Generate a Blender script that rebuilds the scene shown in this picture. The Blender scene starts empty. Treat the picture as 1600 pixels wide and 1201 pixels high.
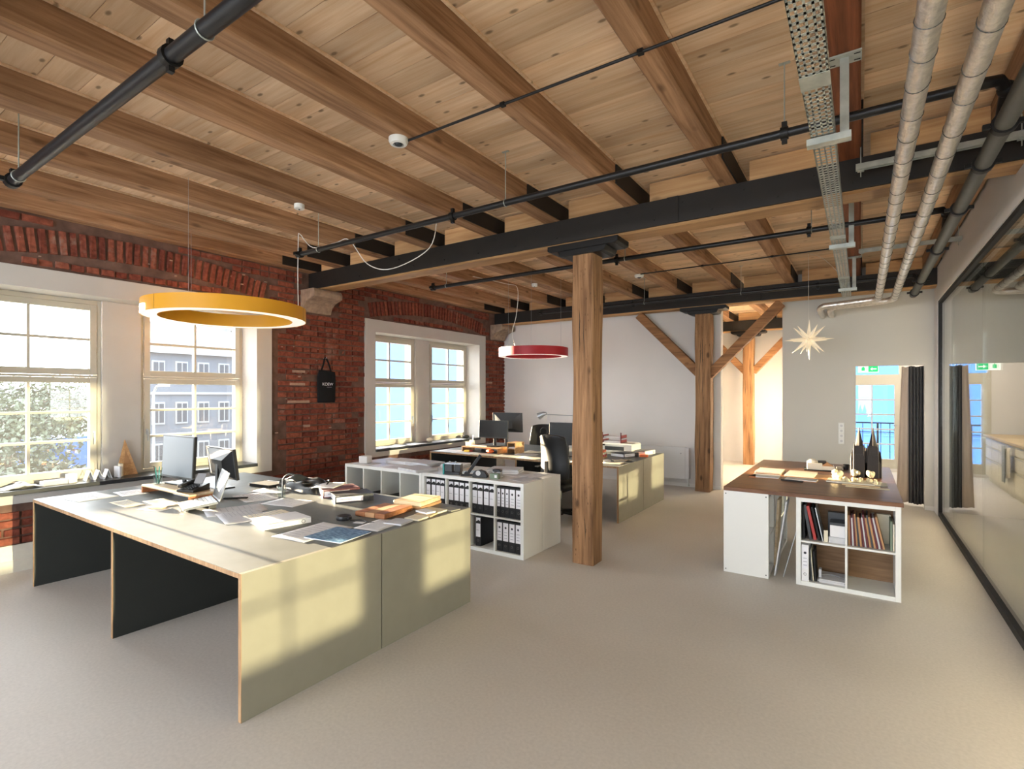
import bpy, bmesh, math, random
from mathutils import Vector, Matrix, noise
random.seed(7)
S = bpy.context.scene
COL = S.collection

# ------------------------------------------------------------------ camera
YAW = math.atan2(545, 810)
H = 1.68
cam = bpy.data.cameras.new('camera'); camo = bpy.data.objects.new('camera', cam); COL.objects.link(camo)
cam.sensor_width = 36; cam.lens = 36 * 810 / 1600; cam.shift_y = 14.5 / 1600; cam.clip_start = 0.05; cam.clip_end = 400
camo.location = (0, 0, H); camo.rotation_euler = (math.pi / 2, 0, YAW)
S.camera = camo

# ------------------------------------------------------------------ light
SUN_ELEV = math.tan(math.radians(3.0))
S.view_settings.view_transform = 'Standard'
S.view_settings.look = 'None'
S.view_settings.gamma = 1
S.view_settings.use_curve_mapping = False
S.view_settings.exposure = 1.08
SKY_BASE = 5.4; SKY_GLOW = 10.0
SUN_DIRECT = 68.0; SUN_MIRROR = 4.0

w = bpy.data.worlds.new('sky'); S.world = w; w.use_nodes = True
nt = w.node_tree; nt.nodes.clear()
def N(t, nt_=None, **k):
    n = (nt_ or nt).nodes.new(t)
    for a, b in k.items(): setattr(n, a, b)
    return n
# clear winter sky: blue overhead and away from the sun, bright white haze around the low sun in the west (-x)
tc = N('ShaderNodeTexCoord'); dot = N('ShaderNodeVectorMath', operation='DOT_PRODUCT')
dot.inputs[1].default_value = Vector((-1, 0, 0.10)).normalized()
nt.links.new(tc.outputs['Generated'], dot.inputs[0])
mr = N('ShaderNodeMapRange', interpolation_type='SMOOTHSTEP'); mr.inputs[1].default_value = 0.72; mr.inputs[2].default_value = 0.96
nt.links.new(dot.outputs['Value'], mr.inputs[0])
pw = N('ShaderNodeMath', operation='POWER'); pw.inputs[1].default_value = 1.6
nt.links.new(mr.outputs[0], pw.inputs[0])
blue = N('ShaderNodeBackground'); blue.inputs[0].default_value = (0.87, 0.92, 1.0, 1); blue.inputs[1].default_value = SKY_BASE
glow = N('ShaderNodeBackground'); glow.inputs[0].default_value = (0.94, 0.975, 1.0, 1); glow.inputs[1].default_value = SKY_GLOW
mix = N('ShaderNodeMixShader'); out = N('ShaderNodeOutputWorld')
nt.links.new(pw.outputs[0], mix.inputs[0]); nt.links.new(blue.outputs[0], mix.inputs[1]); nt.links.new(glow.outputs[0], mix.inputs[2])
nt.links.new(mix.outputs[0], out.inputs[0])
w.cycles.sampling_method = 'MANUAL'; w.cycles.sample_map_resolution = 512

def sun(name, d, e, col, ang=0.6):
    l = bpy.data.lights.new(name, 'SUN'); l.energy = e; l.color = col; l.angle = math.radians(ang)
    o = bpy.data.objects.new(name, l); COL.objects.link(o)
    o.rotation_euler = Vector(d).to_track_quat('-Z', 'Y').to_euler(); o.location = (0, 0, 12); return o
sun('sun_low_west', (1, 0.004, -SUN_ELEV), SUN_DIRECT, (1.0, 0.79, 0.53))
sun('sun_mirror_stand_in', (-1, 0.006, -SUN_ELEV), SUN_MIRROR, (1.0, 0.82, 0.52))  # added second sun standing in for sunlight mirrored by the glass partition

# ------------------------------------------------------------------ materials
M = {}
def newmat(name):
    m = bpy.data.materials.new(name); m.use_nodes = True; t = m.node_tree
    b = t.nodes['Principled BSDF']; M[name] = m; return m, t, b
def hx(c):
    if isinstance(c, str):
        c = c.lstrip('#'); v = [int(c[i:i+2], 16) / 255 for i in (0, 2, 4)]
        return tuple(((x / 12.92) if x <= .04045 else ((x + .055) / 1.055) ** 2.4) for x in v) + (1,)
    return tuple(c) + (1,)
def plain(name, c, rough=.5, metal=0, var=0.0, bump=0.0, scale=30, spec=.5, emit=None, estr=0):
    m, t, b = newmat(name); b.inputs['Base Color'].default_value = hx(c); b.inputs['Roughness'].default_value = rough
    b.inputs['Metallic'].default_value = metal; b.inputs['Specular IOR Level'].default_value = spec
    if emit: b.inputs['Emission Color'].default_value = hx(emit); b.inputs['Emission Strength'].default_value = estr
    if var or bump:
        tcn = N('ShaderNodeTexCoord', t); nz = N('ShaderNodeTexNoise', t); nz.inputs['Scale'].default_value = scale; nz.inputs['Detail'].default_value = 5
        t.links.new(tcn.outputs['Object'], nz.inputs['Vector'])
        if var:
            h = N('ShaderNodeMix', t, data_type='RGBA', blend_type='MULTIPLY'); h.inputs[0].default_value = 1
            cr = N('ShaderNodeValToRGB', t); cr.color_ramp.elements[0].position = .3; cr.color_ramp.elements[1].position = .7
            cr.color_ramp.elements[0].color = (1 - var,) * 3 + (1,); cr.color_ramp.elements[1].color = (1 + var * .3,) * 3 + (1,)
            t.links.new(nz.outputs['Fac'], cr.inputs[0]); h.inputs[6].default_value = hx(c); t.links.new(cr.outputs[0], h.inputs[7])
            t.links.new(h.outputs[2], b.inputs['Base Color'])
        if bump:
            bp = N('ShaderNodeBump', t); bp.inputs['Strength'].default_value = bump; bp.inputs['Distance'].default_value = .01
            t.links.new(nz.outputs['Fac'], bp.inputs['Height']); t.links.new(bp.outputs[0], b.inputs['Normal'])
    return m
def wood(name, c_light, c_dark, axis='Y', scale=1.0, rough=.6, knots=.5, bump=.25, contrast=1.0, flat=False, pits=0):
    """long-grain timber: noise stretched along one axis, darker knots, per-piece variation"""
    m, t, b = newmat(name)
    tcn = N('ShaderNodeTexCoord', t); oi = N('ShaderNodeObjectInfo', t)
    comb = N('ShaderNodeVectorMath', t, operation='SCALE'); comb.inputs[0].default_value = (37, 71, 13)
    t.links.new(oi.outputs['Random'], comb.inputs['Scale'])
    add = N('ShaderNodeVectorMath', t, operation='ADD'); t.links.new(tcn.outputs['Object'], add.inputs[0]); t.links.new(comb.outputs[0], add.inputs[1])
    def mapped(s_long, s_cross):
        mp = N('ShaderNodeMapping', t); sc = [s_cross * scale] * 3; sc['XYZ'.index(axis)] = s_long * scale
        mp.inputs['Scale'].default_value = sc; t.links.new(add.outputs[0], mp.inputs['Vector']); return mp
    g = N('ShaderNodeTexNoise', t); g.inputs['Scale'].default_value = 1; g.inputs['Detail'].default_value = 8; g.inputs['Roughness'].default_value = .62; g.inputs['Distortion'].default_value = .35
    t.links.new(mapped(1.3, 26).outputs[0], g.inputs['Vector'])
    cr = N('ShaderNodeValToRGB', t); e = cr.color_ramp.elements
    e[0].position = .5 - .2 * contrast; e[1].position = .5 + .18; e[0].color = hx(c_dark); e[1].color = hx(c_light)
    t.links.new(g.outputs['Fac'], cr.inputs[0])
    big = N('ShaderNodeTexNoise', t); big.inputs['Scale'].default_value = 1; big.inputs['Detail'].default_value = 3
    t.links.new(mapped(.9, 4).outputs[0], big.inputs['Vector'])
    bc = N('ShaderNodeValToRGB', t); bc.color_ramp.elements[0].position = .3; bc.color_ramp.elements[1].position = .7
    bc.color_ramp.elements[0].color = (.72, .68, .64, 1); bc.color_ramp.elements[1].color = (1.08, 1.06, 1.04, 1)
    t.links.new(big.outputs['Fac'], bc.inputs[0])
    mu = N('ShaderNodeMix', t, data_type='RGBA', blend_type='MULTIPLY'); mu.inputs[0].default_value = 1
    t.links.new(cr.outputs[0], mu.inputs[6]); t.links.new(bc.outputs[0], mu.inputs[7])
    last = mu.outputs[2]
    if knots:
        vo = N('ShaderNodeTexVoronoi', t); vo.inputs['Scale'].default_value = 1
        if flat: vo.voronoi_dimensions = '2D'
        t.links.new(mapped(2.3, 5.0).outputs[0], vo.inputs['Vector'])
        kr = N('ShaderNodeValToRGB', t); kr.color_ramp.elements[0].position = .035 if flat else .07; kr.color_ramp.elements[1].position = .075 if flat else .15
        kr.color_ramp.elements[0].color = (1, 1, 1, 1); kr.color_ramp.elements[1].color = (0, 0, 0, 1); t.links.new(vo.outputs['Distance'], kr.inputs[0])
        km = N('ShaderNodeMath', t, operation='MULTIPLY'); km.inputs[1].default_value = knots; t.links.new(kr.outputs[0], km.inputs[0])
        mk = N('ShaderNodeMix', t, data_type='RGBA'); mk.inputs[7].default_value = tuple(x * .35 for x in hx(c_dark)[:3]) + (1,)
        t.links.new(km.outputs[0], mk.inputs[0]); t.links.new(last, mk.inputs[6]); last = mk.outputs[2]
    if pits:
        v2 = N('ShaderNodeTexVoronoi', t); v2.inputs['Scale'].default_value = 1; t.links.new(mapped(13, 34).outputs[0], v2.inputs['Vector'])
        k2 = N('ShaderNodeValToRGB', t); k2.color_ramp.elements[0].position = .10; k2.color_ramp.elements[1].position = .2; k2.color_ramp.elements[0].color = (1, 1, 1, 1); k2.color_ramp.elements[1].color = (0, 0, 0, 1); t.links.new(v2.outputs['Distance'], k2.inputs[0])
        wn = N('ShaderNodeTexNoise', t); wn.inputs['Scale'].default_value = 1; wn.inputs['Detail'].default_value = 2; t.links.new(mapped(.8, 3).outputs[0], wn.inputs['Vector'])
        wr_ = N('ShaderNodeMapRange', t); wr_.inputs[1].default_value = .42; wr_.inputs[2].default_value = .6; wr_.inputs[4].default_value = pits; t.links.new(wn.outputs['Fac'], wr_.inputs[0])
        m3 = N('ShaderNodeMath', t, operation='MULTIPLY'); t.links.new(k2.outputs[0], m3.inputs[0]); t.links.new(wr_.outputs[0], m3.inputs[1])
        mp_ = N('ShaderNodeMix', t, data_type='RGBA'); mp_.inputs[7].default_value = tuple(x * .3 for x in hx(c_dark)[:3]) + (1,)
        t.links.new(m3.outputs[0], mp_.inputs[0]); t.links.new(last, mp_.inputs[6]); last = mp_.outputs[2]
    hs = N('ShaderNodeHueSaturation', t); vr = N('ShaderNodeMapRange', t); vr.inputs[3].default_value = .84; vr.inputs[4].default_value = 1.14
    t.links.new(oi.outputs['Random'], vr.inputs[0]); t.links.new(vr.outputs[0], hs.inputs['Value']); t.links.new(last, hs.inputs['Color'])
    t.links.new(hs.outputs[0], b.inputs['Base Color']); b.inputs['Roughness'].default_value = rough; b.inputs['Specular IOR Level'].default_value = .3
    bp = N('ShaderNodeBump', t); bp.inputs['Strength'].default_value = bump; bp.inputs['Distance'].default_value = .006
    t.links.new(g.outputs['Fac'], bp.inputs['Height']); t.links.new(bp.outputs[0], b.inputs['Normal'])
    return m
wood('deck_pine', '#e8d0b3', '#d1ad87', 'X', 1.0, .55, .9, .12, flat=True)
wood('joist_old', '#b59070', '#7a583c', 'Y', 1.0, .7, .6, .5)
wood('joist_red', '#8a5234', '#57301c', 'Y', 1.0, .7, .5, .5)
wood('girder_wood', '#cba273', '#a07a50', 'X', 1.0, .6, .5, .3)
wood('block_wood', '#d8b487', '#b88d60', 'X', 1.0, .6, .6, .2)
wood('post_wood', '#ae8762', '#664930', 'Z', 1.0, .75, .8, 1.0, pits=.8)
wood('post_wood_warm', '#b98d64', '#86603e', 'Z', 1.0, .7, .4, .5)
wood('brace_wood', '#aa7d55', '#735034', 'X', 1.2, .7, .4, .4)
wood('ply_edge', '#bb9c78', '#8d6c4e', 'Z', 4.0, .6, 0, .1)
wood('walnut_top', '#8a5f40', '#5e3c25', 'X', 1.6, .38, 0, .1)
wood('oak_light', '#d3b086', '#b58b5e', 'X', 2.0, .5, .2, .1)
wood('birch', '#e6d5b6', '#d2b98f', 'X', 2.0, .5, 0, .1)
wood('red_wood', '#bd8259', '#96603d', 'X', 3.0, .55, 0, .1)
wood('backboard', '#8b6f52', '#6d5238', 'X', 2.0, .6, 0, .1)

plain('white_paint', '#dedcd8', .7, var=.03, scale=2, bump=.04)
plain('plaster_white', '#bfbdb8', .85, var=.06, scale=3, bump=.06)
plain('wall_white', '#d8d5d2', .9, var=.04, scale=1.5, bump=.05)
plain('wall_grey', '#c9c7c0', .9, var=.03, scale=1.5, bump=.05)
plain('meeting_dimmed', '#45423a', .9, var=.05, scale=2)  # dimness of the room behind the glass, put into its colour
plain('plinth_paint', '#d2cec0', .8, var=.1, scale=6, bump=.1)
plain('chip', '#a88b78', .9, var=.2, scale=30)
plain('window_paint', '#bbb7a9', .45)
plain('black_steel', '#17130f', .6, 0, var=.3, scale=8, bump=.05)
plain('black_pipe', '#1b1b1d', .42, .2, var=.15, scale=12)
plain('grey_pipe', '#4a4b49', .5, .1, var=.15, scale=12)
plain('black_iron', '#0f0e0d', .5, .3)
plain('galv', '#b2b7b0', .45, .45, var=.25, scale=14)
plain('chrome', '#c8cacb', .2, 1.0)
plain('foil', '#e9e2da', .28, .85, var=.2, bump=.8, scale=34)
plain('lino_dark', '#2c302e', .6, var=.05, scale=9)
plain('lino_grey', '#8f8c7e', .55, var=.05, scale=9)
plain('lino_top', '#6d7170', .5, var=.14, scale=5, spec=.28)
plain('white_melamine', '#dfe0dc', .4)
plain('white_edge', '#e2e3e0', .4)
plain('black_plastic', '#131417', .42)
plain('black_matte', '#0f1012', .75)
plain('black_leather', '#121314', .38, bump=.06, scale=140)
plain('dark_grey', '#2e3236', .4)
plain('screen_black', '#0c0e11', .22)
plain('screen_pale', '#6c757d', .4)
plain('laptop_grey', '#85898c', .45)
plain('screen_dark', '#15191c', .3)
plain('silver', '#a9aeb2', .35, .6)
plain('paper', '#e3e3e4', .8, var=.05, scale=18)
plain('paper_grey', '#c9cacd', .8, var=.08, scale=18)
plain('paper_cream', '#e4dcc4', .8, var=.06, scale=18)
plain('card_brown', '#b48a62', .8, var=.1, scale=12)
plain('label_white', '#e7e7ec', .7)
plain('ink', '#3c3e46', .7)
plain('ink_light', '#9a9ca6', .7)
plain('teal', '#1f8f8a', .4)
plain('red', '#a8281f', .45)
plain('orange', '#d9652b', .5)
plain('yellow_note', '#e8c95a', .7)
plain('maroon', '#5b1f26', .6)
plain('green_grey', '#6f7f6c', .6)
plain('lamp_yellow', '#d79a18', .55)
plain('lamp_red', '#a80f1d', .5)
plain('diffuser', '#e2e2dd', .5, emit='#fff4e4', estr=.35)
plain('fill_glow', '#fff3dc', .5, emit='#ffe9c4', estr=5)
plain('cord_white', '#d8d4cc', .6)
plain('star_paper', '#efe3cc', .6, emit='#ffe7c0', estr=.12)
plain('sill_stone', '#2d3034', .28, var=.2, scale=20)
plain('stone', '#9c8672', .9, var=.35, scale=14, bump=.8)
plain('radiator_white', '#d4d5d6', .4)
plain('cloth_black', '#07080a', .95, bump=.2, scale=90)
plain('curtain_dark', '#4a4a4d', .9, bump=.1, scale=60)
plain('curtain_tan', '#bcaea2', .9, bump=.1, scale=60)
plain('model_dark', '#241a14', .6, var=.2, scale=30)
plain('model_white', '#dcd6c6', .6)
plain('model_sponge', '#d9cba8', .9, var=.2, scale=60, bump=.8)
plain('exit_green', '#12a660', .5, emit='#1fd07c', estr=.5)
plain('exit_white', '#f2f4f2', .5, emit='#f2fff8', estr=.5)
plain('kitchen_white', '#e4dcc2', .4)
plain('towel_grey', '#8f959a', .9)
plain('towel_cream', '#d8d0bd', .9)
plain('facade_grey', '#5a6066', .9, var=.1, scale=.6)
plain('facade_pale', '#7d7a72', .9, var=.1, scale=.6)
plain('facade_window', '#2c343b', .5)
plain('facade_trim', '#8f918f', .7)
plain('roof_grey', '#55585a', .8, var=.2, scale=1)
plain('street', '#5c605e', .9, var=.3, scale=.5)
plain('backdrop_blue', (.040, .112, .27), .9, var=.03, scale=.3)
plain('van_blue', '#3f639a', .4)
plain('tyre', '#1c1d1f', .8)
plain('leaf_grey', '#4f5a4c', .8)
plain('leaf_dark', '#3c463a', .8)
plain('bark', '#5d544a', .9)
plain('hill', '#6f7a75', .95, var=.2, scale=.15)
plain('skin_pipe', '#8d8c86', .5, .5)

# floor: coloured screed, warm grey, faintly mottled and a little shiny
def floor_mat():
    m, t, b = newmat('screed')
    tcn = N('ShaderNodeTexCoord', t)
    a = N('ShaderNodeTexNoise', t); a.inputs['Scale'].default_value = .55; a.inputs['Detail'].default_value = 6
    c = N('ShaderNodeTexNoise', t); c.inputs['Scale'].default_value = 55; c.inputs['Detail'].default_value = 3
    t.links.new(tcn.outputs['Object'], a.inputs['Vector']); t.links.new(tcn.outputs['Object'], c.inputs['Vector'])
    r1 = N('ShaderNodeValToRGB', t); r1.color_ramp.elements[0].position = .3; r1.color_ramp.elements[1].position = .72
    r1.color_ramp.elements[0].color = hx('#c6c1b8'); r1.color_ramp.elements[1].color = hx('#d4cfc7'); t.links.new(a.outputs['Fac'], r1.inputs[0])
    r2 = N('ShaderNodeValToRGB', t); r2.color_ramp.elements[0].position = .3; r2.color_ramp.elements[1].position = .7
    r2.color_ramp.elements[0].color = (.93, .93, .93, 1); r2.color_ramp.elements[1].color = (1.04, 1.04, 1.04, 1); t.links.new(c.outputs['Fac'], r2.inputs[0])
    mu = N('ShaderNodeMix', t, data_type='RGBA', blend_type='MULTIPLY'); mu.inputs[0].default_value = 1
    t.links.new(r1.outputs[0], mu.inputs[6]); t.links.new(r2.outputs[0], mu.inputs[7]); t.links.new(mu.outputs[2], b.inputs['Base Color'])
    rr = N('ShaderNodeMapRange', t); rr.inputs[3].default_value = .5; rr.inputs[4].default_value = .66; t.links.new(a.outputs['Fac'], rr.inputs[0])
    t.links.new(rr.outputs[0], b.inputs['Roughness']); b.inputs['Specular IOR Level'].default_value = .28
floor_mat()

def brick_mat(name, ramp, patch):
    m, t, b = newmat(name)
    oi = N('ShaderNodeObjectInfo', t); ge = N('ShaderNodeNewGeometry', t); tcn = N('ShaderNodeTexCoord', t)
    ad = N('ShaderNodeMath', t, operation='ADD'); fr = N('ShaderNodeMath', t, operation='FRACT')
    t.links.new(oi.outputs['Random'], ad.inputs[0]); t.links.new(ge.outputs['Random Per Island'], ad.inputs[1]); t.links.new(ad.outputs[0], fr.inputs[0])
    cr = N('ShaderNodeValToRGB', t); els = cr.color_ramp.elements
    while len(els) < len(ramp): els.new(.5)
    for i, (p, c) in enumerate(ramp): els[i].position = p; els[i].color = hx(c)
    t.links.new(fr.outputs[0], cr.inputs[0])
    nz = N('ShaderNodeTexNoise', t); nz.inputs['Scale'].default_value = 22; nz.inputs['Detail'].default_value = 6
    t.links.new(ge.outputs['Position'], nz.inputs['Vector'])
    r2 = N('ShaderNodeValToRGB', t); r2.color_ramp.elements[0].color = (.62, .58, .56, 1); r2.color_ramp.elements[1].color = (1.2, 1.15, 1.1, 1)
    r2.color_ramp.elements[0].position = .3; r2.color_ramp.elements[1].position = .7
    t.links.new(nz.outputs['Fac'], r2.inputs[0])
    mu = N('ShaderNodeMix', t, data_type='RGBA', blend_type='MULTIPLY'); mu.inputs[0].default_value = 1
    t.links.new(cr.outputs[0], mu.inputs[6]); t.links.new(r2.outputs[0], mu.inputs[7])
    # old mortar smears left on the faces
    n2 = N('ShaderNodeTexNoise', t); n2.inputs['Scale'].default_value = 2.1; n2.inputs['Detail'].default_value = 7; n2.inputs['Roughness'].default_value = .7
    t.links.new(ge.outputs['Position'], n2.inputs['Vector'])
    r3 = N('ShaderNodeValToRGB', t); r3.color_ramp.elements[0].position = patch; r3.color_ramp.elements[1].position = patch + .1; r3.color_ramp.elements[1].color = (.75, .75, .75, 1)
    t.links.new(n2.outputs['Fac'], r3.inputs[0])
    m2 = N('ShaderNodeMix', t, data_type='RGBA'); m2.inputs[7].default_value = hx('#8d7768')
    t.links.new(r3.outputs[0], m2.inputs[0]); t.links.new(mu.outputs[2], m2.inputs[6]); t.links.new(m2.outputs[2], b.inputs['Base Color'])
    b.inputs['Roughness'].default_value = .92; b.inputs['Specular IOR Level'].default_value = .2
    bp = N('ShaderNodeBump', t); bp.inputs['Strength'].default_value = .7; bp.inputs['Distance'].default_value = .01
    t.links.new(nz.outputs['Fac'], bp.inputs['Height']); t.links.new(bp.outputs[0], b.inputs['Normal'])
brick_mat('brick', [(0, '#6a382e'), (.35, '#7e4638'), (.7, '#8f5543'), (1, '#774035')], .58)
plain('mortar', '#6d5347', .95, var=.4, scale=9, bump=.6)

def glass_mat(name, f0, tint, haze=0.0, hazecol='#ffffff', gloss=1.0):
    """thin clear glass: symmetric fresnel mirror over a transparent body, optional dusty film"""
    m, t, b = newmat(name); t.nodes.remove(b); o = t.nodes['Material Output']
    lw = N('ShaderNodeLayerWeight', t); lw.inputs['Blend'].default_value = .5
    p = N('ShaderNodeMath', t, operation='POWER'); p.inputs[1].default_value = 5; t.links.new(lw.outputs['Facing'], p.inputs[0])
    ma = N('ShaderNodeMath', t, operation='MULTIPLY_ADD'); ma.inputs[1].default_value = (1 - f0) * gloss; ma.inputs[2].default_value = f0; t.links.new(p.outputs[0], ma.inputs[0])
    tr = N('ShaderNodeBsdfTransparent', t); tr.inputs[0].default_value = hx(tint)
    gl = N('ShaderNodeBsdfGlossy', t); gl.inputs['Roughness'].default_value = 0; gl.inputs[0].default_value = (1, 1, 1, 1)
    base = tr.outputs[0]
    if haze:
        tl = N('ShaderNodeBsdfTranslucent', t); tl.inputs[0].default_value = hx(hazecol); mh = N('ShaderNodeMixShader', t); mh.inputs[0].default_value = haze
        t.links.new(base, mh.inputs[1]); t.links.new(tl.outputs[0], mh.inputs[2]); base = mh.outputs[0]
    mx = N('ShaderNodeMixShader', t); t.links.new(ma.outputs[0], mx.inputs[0]); t.links.new(base, mx.inputs[1]); t.links.new(gl.outputs[0], mx.inputs[2])
    t.links.new(mx.outputs[0], o.inputs[0])
glass_mat('pane_glass', .03, (.97, .98, .98), haze=.003)
glass_mat('partition_glass', .04, (.90, .93, .90))
glass_mat('tumbler_glass', .05, (.93, .96, .95))

def blue_mag():
    m, t, b = newmat('blue_print'); tcn = N('ShaderNodeTexCoord', t)
    mp = N('ShaderNodeMapping', t); mp.inputs['Scale'].default_value = (30, 60, 1); t.links.new(tcn.outputs['Object'], mp.inputs[0])
    nz = N('ShaderNodeTexNoise', t); nz.inputs['Scale'].default_value = 1; nz.inputs['Detail'].default_value = 8; t.links.new(mp.outputs[0], nz.inputs['Vector'])
    cr = N('ShaderNodeValToRGB', t); cr.color_ramp.elements[0].position = .35; cr.color_ramp.elements[1].position = .68
    cr.color_ramp.elements[0].color = hx('#2a5f96'); cr.color_ramp.elements[1].color = hx('#9cc4de')
    t.links.new(nz.outputs['Fac'], cr.inputs[0]); t.links.new(cr.outputs[0], b.inputs['Base Color']); b.inputs['Roughness'].default_value = .3
blue_mag()

# ------------------------------------------------------------------ mesh helpers
class MB:
    def __init__(s): s.v = []; s.f = []
    def add(s, vs, fs):
        n = len(s.v); s.v += [tuple(p) for p in vs]; s.f += [tuple(n + i for i in f) for f in fs]; return s
    def box(s, x0, x1, y0, y1, z0, z1):
        return s.add([(x0, y0, z0), (x1, y0, z0), (x1, y1, z0), (x0, y1, z0), (x0, y0, z1), (x1, y0, z1), (x1, y1, z1), (x0, y1, z1)],
                     [(0, 3, 2, 1), (4, 5, 6, 7), (0, 1, 5, 4), (1, 2, 6, 5), (2, 3, 7, 6), (3, 0, 4, 7)])
    def xbox(s, mat, sx, sy, sz):
        c = [(-sx/2, -sy/2, -sz/2), (sx/2, -sy/2, -sz/2), (sx/2, sy/2, -sz/2), (-sx/2, sy/2, -sz/2), (-sx/2, -sy/2, sz/2), (sx/2, -sy/2, sz/2), (sx/2, sy/2, sz/2), (-sx/2, sy/2, sz/2)]
        return s.add([mat @ Vector(p) for p in c], [(0, 3, 2, 1), (4, 5, 6, 7), (0, 1, 5, 4), (1, 2, 6, 5), (2, 3, 7, 6), (3, 0, 4, 7)])
    def bar(s, p0, p1, wa, wb, up=(0, 0, 1)):
        """square bar from p0 to p1: wa across, wb along up"""
        p0 = Vector(p0); p1 = Vector(p1); d = (p1 - p0).normalized(); u = Vector(up)
        a = d.cross(u).normalized(); b = a.cross(d).normalized()
        vs = [p + a * i * wa / 2 + b * j * wb / 2 for p in (p0, p1) for i, j in ((-1, -1), (1, -1), (1, 1), (-1, 1))]
        return s.add(vs, [(3, 2, 1, 0), (4, 5, 6, 7), (0, 1, 5, 4), (1, 2, 6, 5), (2, 3, 7, 6), (3, 0, 4, 7)])
    def tube(s, pts, r, n=10, caps=True, closed=False):
        pts = [Vector(p) for p in pts]; L = len(pts); rs = r if isinstance(r, (list, tuple)) else [r] * L
        rings = []; prev = None
        for i, p in enumerate(pts):
            if closed: d = pts[(i + 1) % L] - pts[i - 1]
            else: d = pts[min(i + 1, L - 1)] - pts[max(i - 1, 0)]
            d.normalize()
            if prev is None:
                a = d.cross(Vector((0, 0, 1)))
                if a.length < 1e-3: a = d.cross(Vector((1, 0, 0)))
            else: a = prev - d * prev.dot(d)
            a.normalize(); prev = a; b = d.cross(a)
            rings.append([p + (a * math.cos(t) + b * math.sin(t)) * rs[i] for t in [2 * math.pi * k / n for k in range(n)]])
        vs = [q for R in rings for q in R]; fs = []
        for i in range(L if closed else L - 1):
            j = (i + 1) % L
            for k in range(n): fs.append((i * n + k, i * n + (k + 1) % n, j * n + (k + 1) % n, j * n + k))
        if caps and not closed: fs.append(tuple(range(n - 1, -1, -1))); fs.append(tuple((L - 1) * n + k for k in range(n)))
        return s.add(vs, fs)
    def cyl(s, p0, p1, r, n=14, r2=None): return s.tube([p0, p1], [r, r if r2 is None else r2], n)
    def lathe(s, prof, c=(0, 0, 0), n=20, cap=True):
        vs = []; fs = []; L = len(prof)
        for r, z in prof:
            for k in range(n): vs.append((c[0] + r * math.cos(2 * math.pi * k / n), c[1] + r * math.sin(2 * math.pi * k / n), c[2] + z))
        for i in range(L - 1):
            for k in range(n): fs.append((i * n + k, i * n + (k + 1) % n, (i + 1) * n + (k + 1) % n, (i + 1) * n + k))
        if cap and prof[0][0] > 1e-5: fs.append(tuple(range(n - 1, -1, -1)))
        if cap and prof[-1][0] > 1e-5: fs.append(tuple((L - 1) * n + k for k in range(n)))
        return s.add(vs, fs)
    def prism(s, poly, h0, h1, axis='Z'):
        """polygon extruded along axis; poly coords are the other two axes in cyclic order (Z:xy, X:yz, Y:xz)"""
        n = len(poly)
        def P(a, b, h): return {'Z': (a, b, h), 'X': (h, a, b), 'Y': (a, h, b)}[axis]
        vs = [P(a, b, h0) for a, b in poly] + [P(a, b, h1) for a, b in poly]
        fs = [tuple(range(n - 1, -1, -1)), tuple(range(n, 2 * n))] + [(i, (i + 1) % n, n + (i + 1) % n, n + i) for i in range(n)]
        return s.add(vs, fs)
    def sheet(s, fn, nu, nv, thick=None):
        vs = [fn(i / nu, j / nv) for i in range(nu + 1) for j in range(nv + 1)]
        fs = [(i * (nv + 1) + j, (i + 1) * (nv + 1) + j, (i + 1) * (nv + 1) + j + 1, i * (nv + 1) + j + 1) for i in range(nu) for j in range(nv)]
        return s.add(vs, fs)
    def sphere(s, c, r, n=10, m=7, sq=(1, 1, 1)):
        prof = [(max(1e-6, math.sin(math.pi * i / m)) * 1, -math.cos(math.pi * i / m)) for i in range(m + 1)]
        vs = []; fs = []
        for pr, pz in prof:
            for k in range(n): vs.append((c[0] + r * sq[0] * pr * math.cos(2 * math.pi * k / n), c[1] + r * sq[1] * pr * math.sin(2 * math.pi * k / n), c[2] + r * sq[2] * pz))
        for i in range(m):
            for k in range(n): fs.append((i * n + k, i * n + (k + 1) % n, (i + 1) * n + (k + 1) % n, (i + 1) * n + k))
        return s.add(vs, fs)
    def mesh(s, name):
        me = bpy.data.meshes.new(name); me.from_pydata(s.v, [], s.f)
        bm = bmesh.new(); bm.from_mesh(me); bmesh.ops.recalc_face_normals(bm, faces=bm.faces); bm.to_mesh(me); bm.free()
        me.update(); return me
    def build(s, name, mat, parent=None, smooth=False, bevel=0, loc=None, rot=None, solid=0):
        return link(name, s.mesh(name), mat, parent, smooth, bevel, loc, rot, solid)
def link(name, me, mat, parent=None, smooth=False, bevel=0, loc=None, rot=None, solid=0):
    o = bpy.data.objects.new(name, me); COL.objects.link(o)
    if mat and not me.materials: me.materials.append(M[mat])
    if parent: o.parent = parent
    if loc: o.location = loc
    if rot: o.rotation_euler = rot
    if smooth:
        for p in me.polygons: p.use_smooth = True
        if smooth == 'angle':
            try: me.set_sharp_from_angle(angle=math.radians(40))
            except Exception: pass
    if solid: md = o.modifiers.new('solid', 'SOLIDIFY'); md.thickness = solid; md.offset = 0
    if bevel:
        md = o.modifiers.new('bevel', 'BEVEL'); md.width = bevel; md.segments = 2; md.limit_method = 'ANGLE'
    return o
def tag(o, label=None, cat=None, group=None, kind=None):
    if label: o['label'] = label
    if cat: o['category'] = cat
    if group: o['group'] = group
    if kind: o['kind'] = kind
    return o
def thing(name, label, cat, loc=(0, 0, 0), rz=0, group=None, kind=None):
    o = bpy.data.objects.new(name, None); COL.objects.link(o); o.empty_display_size = .1
    o.location = loc; o.rotation_euler = (0, 0, rz); return tag(o, label, cat, group, kind)
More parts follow.
